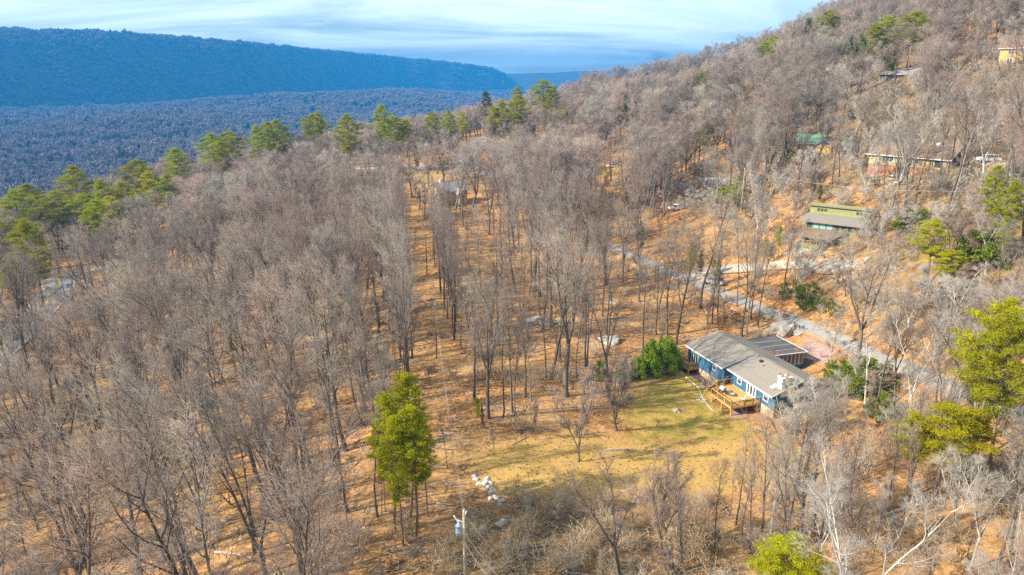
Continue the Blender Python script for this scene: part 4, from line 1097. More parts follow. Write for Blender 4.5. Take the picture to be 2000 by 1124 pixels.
def bare_tree(seed, H=20.0, r0=0.22, clear=0.45, nl=15, spread=4.5, leaders=1, kids=(0, 7, 6, 2), wob=0.12, rmin=0.0085, twig=0.8, lean=0.0, asc=0.55):
    rn = random.Random(seed); T = TreeB()
    cfg = dict(kids=kids, wob=wob, rmin=rmin, twig=twig, up=(0, 0.12, 0.10, 0.09, 0.05))
    stems = []
    def stem(p, d, L, ra, rb, n=8, w=0.045):
        pts = [p.copy()]; q = p.copy(); dd = d.copy()
        for i in range(n):
            dd = (dd + rvec(rn, w) + Vector((lean * 0.02, 0, 0.03))).normalized(); q = q + dd * (L / n); pts.append(q.copy())
        rad = [ra + (rb - ra) * (i / n) ** 0.8 for i in range(n + 1)]
        return pts, rad
    if leaders == 1:
        pts, rad = stem(Vector((0, 0, -0.4)), Vector((rn.gauss(0, 0.03), rn.gauss(0, 0.03), 1)), H * 0.95, r0, 0.03, 10)
        rad[0] *= 1.35
        T.tube(0, pts, rad, 7); T.skel.append((pts, rad)); stems.append((pts, rad, clear, 1.0, nl))
    else:
        zf = H * clear
        pts, rad = stem(Vector((0, 0, -0.4)), Vector((rn.gauss(0, 0.03), rn.gauss(0, 0.03), 1)), zf + 0.4, r0, r0 * 0.8, 4)
        rad[0] *= 1.3
        T.tube(0, pts + [pts[-1] + Vector((0, 0, 0.3))], rad + [0.05], 7); T.skel.append((pts, rad))
        a0 = rn.uniform(0, 6.28)
        for k in range(leaders):
            an = rn.uniform(0.16, 0.42); az = a0 + k * 6.283 / leaders + rn.uniform(-0.4, 0.4)
            d = Vector((math.sin(an) * math.cos(az), math.sin(an) * math.sin(az), math.cos(an)))
            lp, lr = stem(pts[-1] - Vector((0, 0, 0.15)), d, (H - zf) * rn.uniform(0.82, 1.0), r0 * 0.62, 0.025, 8, 0.07)
            T.tube(0, lp, lr, 6); T.skel.append((lp, lr)); stems.append((lp, lr, 0.18, 0.8, max(5, int(nl * 1.5 / leaders))))
    for pts, rad, c0, sf, num in stems:
        az = rn.uniform(0, 6.28); n = len(pts) - 1
        for k in range(num):
            t = c0 + (0.985 - c0) * (k + rn.random() * 0.9) / num
            f = t * n; i = min(int(f), n - 1); pos = pts[i].lerp(pts[i + 1], f - i)
            s = (t - c0) / (1 - c0)
            prof = (0.45 + 0.9 * s) if s < 0.4 else (0.81 - 0.75 * (s - 0.4) + 0.12)
            az += 2.4 + rn.uniform(-0.5, 0.5)
            d = off_axis(rn, (pts[i + 1] - pts[i]).normalized(), (1.0 - 0.45 * s) * asc * 1.6 * rn.uniform(0.8, 1.2), az)
            grow(T, rn, pos, d, spread * sf * prof * rn.uniform(0.75, 1.25), max(rad[i] * 0.58, 0.045), 1, cfg)
    # dead stubs low on the trunk
    pts, rad = T.skel[0]
    for k in range(3):
        i = rn.randint(1, len(pts) - 2); d = off_axis(rn, Vector((0, 0, 1)), rn.uniform(0.8, 1.4), rn.uniform(0, 6.28))
        T.tube(0, [pts[i], pts[i] + d * 0.6, pts[i] + d * rn.uniform(0.9, 2.0) + Vector((0, 0, 0.1))], [0.04, 0.03, 0.01], 4)
    return T
def leaf_cloud(rg, C, Rd, n, size, flat=0.7, upbias=0.0, wr=0.35):
    """small leaf faces spread through ellipsoids C (k,3) of radius Rd (k,)"""
    C = np.asarray(C, float); Rd = np.asarray(Rd, float); k = len(C)
    u = rg.normal(size=(k, n, 3)); u /= np.linalg.norm(u, axis=-1, keepdims=True)
    rr = rg.random((k, n, 1)) ** 0.45
    p = u * rr * Rd[:, None, None]; p[..., 2] *= flat
    p += C[:, None, :]
    p = p.reshape(-1, 3); m = len(p)
    a = rg.normal(size=(m, 3)); a[:, 2] += upbias; a /= np.linalg.norm(a, axis=-1, keepdims=True)
    b = np.cross(a, rg.normal(size=(m, 3))); b /= np.linalg.norm(b, axis=-1, keepdims=True) + 1e-9
    s = size * rg.uniform(0.6, 1.3, (m, 1))
    V = np.stack([p + a * s, p - a * s * 0.6 + b * s * wr, p - a * s * 0.6 - b * s * wr], 1).reshape(-1, 3)
    return V, np.arange(m * 3).reshape(-1, 3)
def pine(seed, H=20.0, base=0.45, width=3.6, nb=44, n=84, size=0.25, droop=-0.05, top_round=0.6, r0=0.2, clump=0.85):
    rn = random.Random(seed); rg = np.random.default_rng(seed); T = TreeB()
    pts = [Vector((0, 0, -0.4))]
    for i in range(9): pts.append(pts[-1] + Vector((rn.gauss(0, 0.10), rn.gauss(0, 0.10), (H * 0.97 + 0.4) / 9)))
    T.tube(0, pts, [r0 * (1 - 0.85 * i / 9) + 0.02 for i in range(10)], 7); T.skel.append((pts, None))
    C = []; Rd = []; az = rn.uniform(0, 6.28)
    for k in range(nb):
        s = (k + rn.random()) / nb; t = base + (0.98 - base) * s
        f = t * 9; i = min(int(f), 8); pos = pts[i].lerp(pts[i + 1], f - i)
        az += 2.4 + rn.uniform(-0.6, 0.6)
        prof = min(1.0, 0.45 + 1.5 * s) if s < 0.35 else (1 - ((s - 0.35) / 0.65) ** (1.2 + top_round * 1.6)) * 0.97 + 0.12
        L = width * prof * rn.uniform(0.6, 1.2)
        d = Vector((math.cos(az), math.sin(az), droop + 0.55 * s))
        e = pos + d.normalized() * L; mid = pos.lerp(e, 0.55) + Vector((0, 0, -0.05 * L))
        T.tube(0, [pos, mid, e], [0.055, 0.035, 0.01], 4)
        m = max(2, int(L / 0.75))
        for j in range(m):
            q = pos.lerp(e, 0.35 + 0.65 * (j + 0.5) / m) + rvec(rn, 0.22)
            C.append(q[:]); Rd.append(clump * rn.uniform(0.65, 1.15))
    C.append(pts[-1][:]); Rd.append(clump)
    V, F = leaf_cloud(rg, C, Rd, n, size, 0.42, 0.25, 0.17)
    return T, V, F
def ivy(T, seed, dens=130, size=0.2, spread=0.55, only_trunk=False):
    rg = np.random.default_rng(seed); C = []; Rd = []
    for k, (pts, rad) in enumerate(T.skel):
        if only_trunk and k > 3: break
        for a, b in zip(pts[:-1], pts[1:]):
            L = (b - a).length; m = max(1, int(L / 0.55))
            for j in range(m):
                C.append(a.lerp(b, (j + 0.5) / m)[:]); Rd.append(spread * rg.uniform(0.6, 1.3) * (1.0 if k == 0 else 0.75))
    return leaf_cloud(rg, C, Rd, max(8, dens // 6), size, 1.2)
def bush(seed, H=1.6, stems=26, spread=0.9, kids=(0, 0, 5, 3), rmin=0.009):
    rn = random.Random(seed); T = TreeB()
    cfg = dict(kids=kids, wob=0.22, rmin=rmin, twig=0.35, up=(0, 0.02, 0.02, 0.0, 0.0))
    for k in range(stems):
        az = rn.uniform(0, 6.28); an = rn.uniform(0.05, 0.95)
        d = Vector((math.sin(an) * math.cos(az), math.sin(an) * math.sin(az), math.cos(an)))
        p = Vector((rn.gauss(0, 0.3) * spread, rn.gauss(0, 0.3) * spread, -0.1))
        grow(T, rn, p, d, H * rn.uniform(0.6, 1.15), 0.022, 2, cfg)
    return T
def mesh2(name, V1, F1, m1, V2, F2, m2):
    V1 = np.asarray(V1, float).reshape(-1, 3); F1 = np.asarray(F1, int).reshape(-1, 3)
    V2 = np.asarray(V2, float).reshape(-1, 3); F2 = np.asarray(F2, int).reshape(-1, 3)
    me = tri_mesh(name, np.concatenate([V1, V2]), np.concatenate([F1, F2 + len(V1)]), m1)
    me.materials.append(MAT[m2])
    me.polygons.foreach_set('material_index', np.concatenate([np.zeros(len(F1), np.int32), np.ones(len(F2), np.int32)]))
    return me
KINDS = {}          # kind -> (height, [(wood mesh, crown mesh, joined mesh), ...])
def add_kind(kind, H, trees, wm, cm, joined=True):
    L = []
    for k, t in enumerate(trees):
        if isinstance(t, tuple): T, V, F = t
        else: T, V, F = t, t.V[1], t.F[1]
        a = tri_mesh(kind + '_wood', T.V[0], T.F[0], wm, True)
        c = tri_mesh(kind + '_crown', V, F, cm)
        L.append((a, c, mesh2(kind + '_whole', T.V[0], T.F[0], wm, V, F, cm) if joined else None))
    KINDS[kind] = (H, L)
add_kind('tall', 20, [bare_tree(11 + k, 20, 0.25, 0.36 + 0.05 * (k % 3), 15, 5.4 + 0.5 * (k % 2)) for k in range(5)], 'bark_grey', 'twig_grey')
add_kind('forked', 20, [bare_tree(31 + k, 20, 0.25, 0.24 + 0.07 * k, 16, 6.0, 2 + k % 3) for k in range(4)], 'bark_grey', 'twig_grey')
add_kind('oak', 20, [bare_tree(51 + k, 20, 0.36, 0.33, 20, 8.0, 3 + k, wob=0.17) for k in range(2)], 'bark_grey', 'twig_grey')
add_kind('slender', 17, [bare_tree(71 + k, 17, 0.14, 0.42 + 0.05 * k, 12, 3.3, kids=(0, 6, 5, 3)) for k in range(3)], 'bark_grey', 'twig_grey')
add_kind('small', 8, [bare_tree(91 + k, 8, 0.10, 0.15, 14, 2.6, 3 + k, kids=(0, 6, 5, 4), rmin=0.010, twig=0.5) for k in range(3)], 'bark_grey', 'twig_grey')
add_kind('pale', 20, [bare_tree(101 + k, 20, 0.22, 0.32, 14, 5.0, 2 + k, kids=(0, 6, 5, 4), wob=0.16) for k in range(2)], 'bark_pale', 'twig_pale')
add_kind('palesmall', 9, [bare_tree(111 + k, 9, 0.11, 0.12, 14, 3.0, 3 + k, kids=(0, 6, 6, 4), twig=0.6) for k in range(2)], 'bark_pale', 'twig_pale')
add_kind('far', 19, [bare_tree(131 + k, 19, 0.24, 0.22 + 0.05 * (k % 3), 13, 6.4, 1 + k % 4, kids=(0, 6, 5, 3), rmin=0.016, twig=1.2) for k in range(7)], 'bark_grey', 'twig_grey')
add_kind('pine', 20, [pine(201, 20, 0.50, 3.4), pine(202, 20, 0.42, 3.8, 52), pine(203, 20, 0.52, 4.4, 46, top_round=1.0), pine(204, 20, 0.35, 3.2, 56)], 'bark_pine', 'pine_needles')
add_kind('pineyellow', 20, [pine(211, 20, 0.50, 3.6), pine(212, 20, 0.38, 3.6, 54)], 'bark_pine', 'pine_needles_yellow', False)
add_kind('pinedark', 16, [pine(221, 16, 0.22, 2.8, 60, top_round=0.2, droop=-0.15), pine(222, 16, 0.3, 3.0, 50)], 'bark_pine', 'pine_needles_dark', False)
leaf('cedar_needles', (0.22, 0.25, 0.008), (0.43, 0.435, 0.014), 0.42, 0.15)
add_kind('cedar', 14, [pine(231, 14, 0.46, 2.3, 46, 100, 0.19, 0.15, 0.5, 0.12, 0.58), pine(232, 14, 0.40, 2.0, 44, 100, 0.19, 0.15, 0.3, 0.11, 0.58)], 'bark_pine', 'cedar_needles', False)
def ivy_tree(seed, H=16):
    T = bare_tree(seed, H, 0.26, 0.32, 9, 4.2, 3, kids=(0, 4, 3, 2), rmin=0.016)
    V, F = ivy(T, seed)
    return T, np.concatenate([np.array(T.V[1], float) * 0, V])[:0].tolist() or V, F
add_kind('ivy', 16, [ivy_tree(241), ivy_tree(242)], 'bark_grey', 'ivy_leaves', False)
def shrub_ev(seed, H, W_, n, size, k=60, flat=0.8):
    rn = random.Random(seed); rg = np.random.default_rng(seed); T = TreeB(); C = []; Rd = []
    for i in range(k):
        az = rn.uniform(0, 6.28); r_ = W_ * math.sqrt(rn.random()); z = H * (1 - (r_ / W_) ** 2 * 0.6) * rn.uniform(0.25, 0.95)
        p = Vector((r_ * math.cos(az), r_ * math.sin(az), z)); C.append(p[:]); Rd.append(rn.uniform(0.35, 0.7) * W_ * 0.36)
        if i % 3 == 0: T.tube(0, [Vector((p.x * 0.35, p.y * 0.35, -0.2)), p * 0.6, p], [0.05, 0.035, 0.01], 4)
    V, F = leaf_cloud(rg, C, Rd, n, size, flat)
    return T, V, F
add_kind('bamboo', 5, [shrub_ev(251, 5, 2.0, 120, 0.15, 70, 1.9), shrub_ev(252, 5, 1.8, 120, 0.15, 70, 1.9)], 'bark_pine', 'bamboo_leaves', False)
add_kind('evergreen', 4, [shrub_ev(261, 4, 2.4, 90, 0.17), shrub_ev(262, 4, 2.0, 90, 0.17)], 'bark_pine', 'broad_leaves', False)
add_kind('darkshrub', 3, [shrub_ev(271, 3, 2.4, 55, 0.14, 40), shrub_ev(272, 3, 2.2, 55, 0.14, 40)], 'bark_pine', 'ivy_leaves', False)
add_kind('rusty', 5, [shrub_ev(281, 5, 1.6, 26, 0.14, 40, 1.0)], 'bark_grey', 'rust_leaves', False)

def thing_tree(name, kind, var, x, y, h, wf, rz, lean, label, cat, group=None, zoff=0.0):
    Hn, L = KINDS[kind]; wood, crown, _ = L[var % len(L)]
    z = gz(x, y) + zoff
    e = link(name, None); e.empty_display_size = 0.5
    s = h / Hn
    e.location = (x, y, z)
    e.rotation_mode = 'QUATERNION'
    e.rotation_quaternion = (Matrix.Rotation(lean[1], 3, 'X') @ Matrix.Rotation(lean[0], 3, 'Y') @ Matrix.Rotation(rz, 3, 'Z')).to_quaternion()
    e.scale = (s * wf, s * wf, s)
    tag(e, label, cat, group)
    link('trunk', wood, e); link('crown', crown, e)
    return e
def height_to(x, y, py_top):
    D = math.hypot(x, y)
    px, _, _ = project(x, y, gz(x, y))
    return at_dist(px, py_top, D).z - gz(x, y)

# pines and other evergreens picked out of the photo: foot pixel (or distance), crown top pixel, kind, width
EV = []
def ev(px, top, foot=None, D=None, kind='pine', var=0, wf=1.0, hfix=None):
    if foot is not None: p = P(px, foot)
    else:
        q = at_dist(px, top + 25, D); p = Vector((q.x, q.y, gz(q.x, q.y)))
    h = hfix or height_to(p.x, p.y, top)
    if p.to_2d().length > 300 and px < 1150: h *= 1.18
    EV.append((p.x, p.y, max(2.5, h), kind, var, wf, px, top, p.to_2d().length))
for a in [(30, 372, None, 285), (62, 362, None, 300), (22, 428, None, 235), (86, 430, 600, None), (48, 508, 625, None), (150, 350, None, 320), (165, 382, None, 285), (200, 356, None, 290), (240, 360, None, 295), (266, 376, None, 285),
          (275, 336, None, 325), (330, 343, None, 300), (345, 312, None, 345), (420, 284, None, 360), (456, 278, None, 370), (505, 268, None, 380), (530, 260, None, 395), (548, 256, None, 405), (612, 245, None, 410), (626, 240, None, 420)]:
    ev(a[0], a[1] - 8, a[2], a[3], 'pine', len(EV), 1.4)
for a in [(110, 376, None, 290), (185, 395, None, 268), (222, 388, None, 276), (300, 356, None, 305), (440, 298, None, 345)]:
    ev(a[0], a[1] - 8, a[2], a[3], 'pine' if a[0] % 3 else 'pineyellow', len(EV), 1.45)
for a in [(685, 240, 348, None, 'pine', 1, 1.2), (755, 222, 338, None, 'pine', 0, 0.9), (778, 240, 330, None, 'pine', 2, 1.3), (800, 246, 326, None, 'pine', 0, 1.1), (850, 230, 305, None, 'pine', 2, 1.0), (880, 226, None, 385, 'pine', 1, 0.9),
          (905, 228, None, 380, 'pineyellow', 0, 0.9), (950, 190, None, 470, 'pinedark', 1, 0.8), (1012, 180, None, 480, 'pine', 0, 1.0), (984, 210, 300, None, 'pine', 3, 1.3), (1010, 200, 290, None, 'pine', 1, 1.4), (965, 220, 300, None, 'pine', 0, 1.2),
          (1065, 168, None, 460, 'pine', 2, 1.4), (1070, 203, None, 410, 'pine', 0, 1.2), (1100, 216, None, 385, 'pineyellow', 0, 1.6), (1083, 182, None, 455, 'pine', 1, 1.0), (815, 292, 335, None, 'pinedark', 0, 0.8), (921, 308, 345, None, 'pinedark', 0, 0.6),
          (1375, 134, None, 380, 'pine', 1, 1.4), (1455, 164, None, 330, 'pineyellow', 0, 1.7), (1380, 238, None, 270, 'pine', 1, 0.8), (1510, 68, None, 410, 'pine', 2, 1.3), (1495, 78, None, 420, 'pine', 0, 1.2), (1622, 18, None, 400, 'pine', 2, 1.0), (1580, 34, None, 430, 'pinedark', 1, 0.8),
          (1738, 28, None, 312, 'pine', 2, 1.1), (1790, 20, None, 308, 'pine', 2, 1.4), (1708, 42, None, 310, 'pine', 0, 1.0), (1436, 346, 415, None, 'pine', 3, 2.0), (1408, 360, 418, None, 'pine', 3, 1.7), (1745, 78, None, 306, 'pinedark', 0, 1.0), (1905, 16, None, 330, 'pine', 0, 0.7),
          (1808, 425, 560, None, 'pineyellow', 0, 1.7), (1845, 485, 590, None, 'pineyellow', 0, 1.8), (1955, 318, None, 128, 'pine', 1, 0.8), (1985, 345, None, 120, 'pine', 3, 0.9), (1968, 562, None, 80, 'pineyellow', 0, 0.95), (2000, 590, None, 76, 'pine', 0, 0.9), (1945, 630, None, 84, 'pine', 0, 0.8),
          (1822, 772, 985, None, 'pineyellow', 0, 1.9), (1775, 800, 970, None, 'pineyellow', 0, 1.5), (1868, 785, 960, None, 'pineyellow', 0, 1.6), (1550, 1030, None, 50, 'pineyellow', 1, 1.5), (1510, 1065, None, 48.5, 'pineyellow', 0, 1.2), (1600, 1065, None, 49, 'pineyellow', 1, 1.2),
          (800, 722, 1010, None, 'cedar', 0, 0.95), (772, 765, 1040, None, 'cedar', 1, 1.0), (810, 790, 1062, None, 'cedar', 0, 1.0), (836, 815, 1010, None, 'cedar', 1, 0.8), (752, 800, 1000, None, 'cedar', 1, 0.7), (787, 805, 1065, None, 'cedar', 1, 0.9), (933, 775, 838, None, 'cedar', 0, 0.8), (943, 790, 836, None, 'pinedark', 0, 0.5),
          (1348, 468, 545, None, 'pine', 3, 0.9), (1368, 488, 540, None, 'pinedark', 0, 0.8), (1492, 462, 518, None, 'pine', 3, 1.0), (1252, 430, 500, None, 'pinedark', 1, 0.7), (1520, 440, 500, None, 'pine', 3, 1.0), (1915, 440, 520, None, 'evergreen', 0, 1.2), (1880, 480, 540, None, 'pine', 3, 1.2), (1230, 193, 270, None, 'ivy', 0, 1.1), (1212, 205, 268, None, 'ivy', 1, 0.9), (998, 240, 300, None, 'ivy', 1, 0.8), (1690, 58, None, 296, 'ivy', 0, 1.2), (1842, 232, 300, None, 'ivy', 1, 0.8), (1895, 88, None, 285, 'ivy', 0, 0.9), (1665, 85, None, 295, 'ivy', 1, 0.9),
          (1600, 360, 400, None, 'pinedark', 1, 0.7), (1390, 480, 560, None, 'pine', 3, 0.6), (1400, 500, 575, None, 'pinedark', 0, 0.6), (1540, 290, 318, None, 'evergreen', 0, 1.0), (1770, 415, 455, None, 'evergreen', 1, 1.5), (1790, 405, 450, None, 'evergreen', 0, 1.4)]:
    ev(*a)
for a in [(1288, 655, 728, None, 'bamboo', 0, 1.0), (1305, 660, 722, None, 'bamboo', 1, 1.0), (1268, 668, 732, None, 'bamboo', 1, 1.0), (1245, 690, 738, None, 'bamboo', 0, 0.8), (1298, 650, 715, None, 'bamboo', 0, 0.9), (1212, 705, 745, None, 'bamboo', 1, 0.7),
          (1640, 700, 760, None, 'evergreen', 0, 1.0), (1665, 715, 775, None, 'evergreen', 1, 1.1), (1625, 725, 770, None, 'evergreen', 1, 0.9), (1690, 690, 770, None, 'evergreen', 0, 1.0), (1720, 760, 820, None, 'evergreen', 1, 0.9),
          (1545, 545, 580, None, 'darkshrub', 0, 0.9), (1578, 548, 588, None, 'darkshrub', 1, 0.9), (1602, 568, 605, None, 'darkshrub', 0, 0.9), (1570, 575, 605, None, 'darkshrub', 1, 0.8), (1628, 585, 615, None, 'darkshrub', 1, 0.8),
          (1405, 605, 645, None, 'rusty', 0, 1.0), (1420, 620, 655, None, 'rusty', 0, 0.8), (1478, 595, 628, None, 'rusty', 0, 0.7), (1530, 590, 622, None, 'rusty', 0, 0.8), (1820, 560, 600, None, 'rusty', 0, 1.0), (1170, 700, 745, None, 'evergreen', 0, 0.5)]:
    ev(*a)
# ------------------------------------------------------------------ scatter of the woods
LANEA = np.array(LANE); ROADA = np.array(ROAD); DRVA = np.array(DRV); HDRA = np.array(HDR); SIDEA = np.array(SIDE)
def pdist(a, x, y): return float(np.min(np.hypot(a[:, 0] - x, a[:, 1] - y)))
def poly2(px): return np.array([P(*p).to_2d() for p in px])
def inpoly(q, x, y):
    c = False
    for i in range(len(q)):
        a, b = q[i], q[(i + 1) % len(q)]
        if (a[1] > y) != (b[1] > y) and x < (b[0] - a[0]) * (y - a[1]) / (b[1] - a[1]) + a[0]: c = not c
    return c
CLEAR = [poly2(q) for q in (lawn_px, straw_px, [(900, 880), (930, 850), (1120, 820), (1240, 740), (1240, 880)], [(1545, 690), (1572, 645), (1660, 665), (1630, 730)],
                            [(1150, 322), (1210, 318), (1220, 350), (1160, 354)], [(690, 318), (830, 320), (850, 345), (700, 340)])]
BLOCKS = []          # (x, y, radius) kept free around buildings
for q, r_ in ((hpos(5, 6), 8.5), (hpos(15, 5), 9), (hpos(4, 14), 6), (hpos(14.5, -1.5), 4.5)): BLOCKS.append((q.x, q.y, r_))
def blk(e, lx, ly, r_):
    a = e.rotation_euler.z; BLOCKS.append((e.location.x + lx * math.cos(a) - ly * math.sin(a), e.location.y + lx * math.sin(a) + ly * math.cos(a), r_))
blk(G, 5.5, 4, 8); blk(G, 6, 10, 8.5)
for e in bpy.data.objects:
    if e.type == 'EMPTY' and e.get('category') == 'house' and e.name not in ('ranch_house', 'split_level_house'): blk(e, 4, 4, 7); blk(e, 11, 4, 7)
for e in bpy.data.objects:
    if e.type == 'EMPTY' and e.get('category') in ('car', 'truck', 'utility pole'): BLOCKS.append((e.location.x, e.location.y, 3.5))
SIGHT = [((1330, 640, 1500, 800), 103, 1.0), ((1500, 640, 1570, 790), 103, 0.75), ((1545, 640, 1650, 720), 112, 0.8), ((1560, 390, 1655, 515), 136, 0.8), ((1690, 275, 1842, 335), 176, 0.6), ((1905, 300, 1960, 325), 180, 0.85),
         ((1725, 132, 1805, 160), 286, 0.95), ((855, 362, 932, 408), 266, 0.85), ((1555, 266, 1650, 296), 232, 0.6), ((905, 270, 945, 315), 390, 0.7), ((1305, 398, 1345, 418), 208, 0.8),
         ((1330, 525, 1490, 625), 128, 0.2), ((1700, 690, 1995, 815), 84, 0.2), ((0, 560, 120, 690), 190, 0.35), ((1215, 735, 1420, 850), 84, 0.97), ((930, 855, 1200, 960), 74, 0.6), ((1200, 855, 1300, 920), 74, 0.3),
         ((1945, 60, 2000, 132), 278, 0.85), ((690, 300, 900, 335), 325, 0.6), ((1040, 245, 1075, 268), 395, 0.8), ((1150, 315, 1215, 345), 295, 0.7), ((1740, 435, 1865, 470), 122, 0.6),
         ((822, 470, 858, 860), 185, 1.0), ((905, 960, 1000, 1124), 60, 1.0), ((1375, 352, 1425, 372), 235, 0.6), ((740, 720, 860, 930), 62, 0.9), ((1240, 640, 1330, 730), 100, 0.8)]
for _x, _y, _h, _k, _v, _wd, _px, _top, _D in EV:
    if _D > 40: SIGHT.append(((_px - 0.13 * _wd * _h * FPX / _D, _top, _px + 0.13 * _wd * _h * FPX / _D, _top + 0.45 * _h * FPX / _D), _D - 2, 0.86 if _D > 110 else 1.0))
def corr(y): return -4 - 0.173 * (y - 52)
rn = random.Random(77)
CAND = []
step = 4.7
for gx in np.arange(-330, 400, step):
    for gy in np.arange(18, 640, step):
        x = gx + rn.uniform(-0.5, 0.5) * step; y = gy + rn.uniform(-0.5, 0.5) * step
        if abs(x) > 1.0 * y + 30: continue
        CAND.append((x, y, rn.random(), rn.random(), rn.random(), rn.random()))
for k in range(64):                                  # the walls of trees along the cleared strip
    y = 84 + k * 2.25 + rn.uniform(-0.8, 0.8)
    CAND.append((corr(y) - 4.0 - abs(rn.gauss(0, 1.0)), y, 0.0, rn.choice((0.1, 0.2, 0.7, 0.8)), rn.random(), rn.random()))
    if 112 < y < 178: CAND.append((corr(y) + 4.0 + abs(rn.gauss(0, 1.0)), y, 0.0, rn.choice((0.1, 0.2, 0.5, 0.8)), rn.random(), rn.random()))
for k in range(110): CAND.append((rn.uniform(14, 72), rn.uniform(46, 84), 0.3, rn.choice((0.1, 0.3, 0.5, 0.7, 0.75, 0.9)), rn.random(), rn.random()))
CA_ = np.array(CAND)
cz_ = ground_z(CA_[:, 0], CA_[:, 1]); ce_ = edge_dist(CA_[:, 0], CA_[:, 1])
TREES = []
for (x, y, u1, u2, u3, u4), z, ed in zip(CAND, cz_, ce_):
    if ed > 75: continue
    D = math.hypot(x, y)
    px, py, f = project(x, y, z)
    if f < 15 or px < -420 or px > 2420: continue
    c = corr(y)
    left = x < c
    dens = 0.62
    if y < 228 and abs(x - c) < (3.9 if y > 90 else 5.6): continue
    if left: dens = 0.60 if D < 85 else 0.68
    elif y < 88 and x < 22: dens = 0.0 if py > 985 and px < 1250 else 0.10
    elif y < 165 and (px < 1330): dens = 0.12 if y < 112 else 0.26 if y < 140 else 0.42
    elif y < 90: dens = 0.92
    else: dens = 0.58
    if D > 200: dens = 0.44
    if px > 1640 and 72 < D < 130: dens = 0.8
    if px > 1300 and D > 95 and D < 200: dens = 0.74 if x > 50 else 0.6
    if 170 < y < 250 and 900 < px < 1300: dens = 0.55
    if u1 > dens: continue
    if min(pdist(LANEA, x, y) - 4.0, pdist(ROADA, x, y) - 7.5, pdist(DRVA, x, y) - 4.0, pdist(HDRA, x, y) - 3.5, pdist(SIDEA, x, y) - 3.5) < 0: continue
    if any((x - a) ** 2 + (y - b) ** 2 < r_ * r_ for a, b, r_ in BLOCKS): continue
    if any(inpoly(q, x, y) for q in CLEAR): continue
    if u1 == 0.0 and y < 90 and not left: continue
    if left: kind = 'tall' if u2 < 0.34 else 'forked' if u2 < 0.52 else 'oak' if u2 < 0.66 and D > 100 else 'slender' if u2 < 0.90 else 'small'
    elif y < 90: kind = 'tall' if u2 < 0.22 else 'forked' if u2 < 0.40 else 'pale' if u2 < 0.58 else 'slender' if u2 < 0.86 else 'palesmall' if u2 < 0.93 else 'small'
    elif x > 55 and D < 200: kind = 'tall' if u2 < 0.2 else 'forked' if u2 < 0.4 else 'pale' if u2 < 0.56 else 'slender' if u2 < 0.72 else 'palesmall' if u2 < 0.86 else 'small'
    else: kind = 'tall' if u2 < 0.42 else 'forked' if u2 < 0.62 else 'oak' if u2 < 0.72 else 'slender' if u2 < 0.92 else 'small'
    Hn = KINDS[kind][0]
    h = Hn * (0.80 + 0.50 * u3)
    if y < 90 and not left: h *= 0.62 if px < 1500 else 0.85
    if D > 230: h *= 1 - (0.25 if x < 0.1 * y else 0.08) * min(1, (D - 230) / 80)
    wf_ = (0.9 + 0.4 * u1) * (1.4 if D > 220 else 1.0)
    if u1 == 0.0: wf_ = 0.58
    tx, ty, _ = project(x, y, z + h)
    hw = FPX / f * h * 0.19
    bad = False
    for (a, b, c2, d2), Dm, pr in SIGHT:
        if D < Dm and u1 != 0.0 and tx + hw > a and tx - hw < c2 and ty < d2 and (ty + (py - ty) * 0.85) > b and u4 < pr: bad = True; break
    if bad: continue
    TREES.append(dict(x=x, y=y, z=z, kind=kind, h=h, D=D, px=px, py=py, top=ty, hpx=py - ty, var=int(u4 * 997), rz=u3 * 40, wf=wf_, lean=(0.0, 0.0) if u1 == 0.0 else (-R(4.0) + R(11) * (u4 - 0.5), R(9) * (u3 - 0.5))))
def hand(px, py, top, kind, var=0, wf=1.0, lean=None):
    p = P(px, py); h = height_to(p.x, p.y, top)
    TREES.append(dict(x=p.x, y=p.y, z=p.z, kind=kind, h=h, D=p.to_2d().length, px=px, py=py, top=top, hpx=py - top + 400, var=var, rz=px * 0.37, wf=wf, lean=lean or (-R(1.5), 0), hand=True))
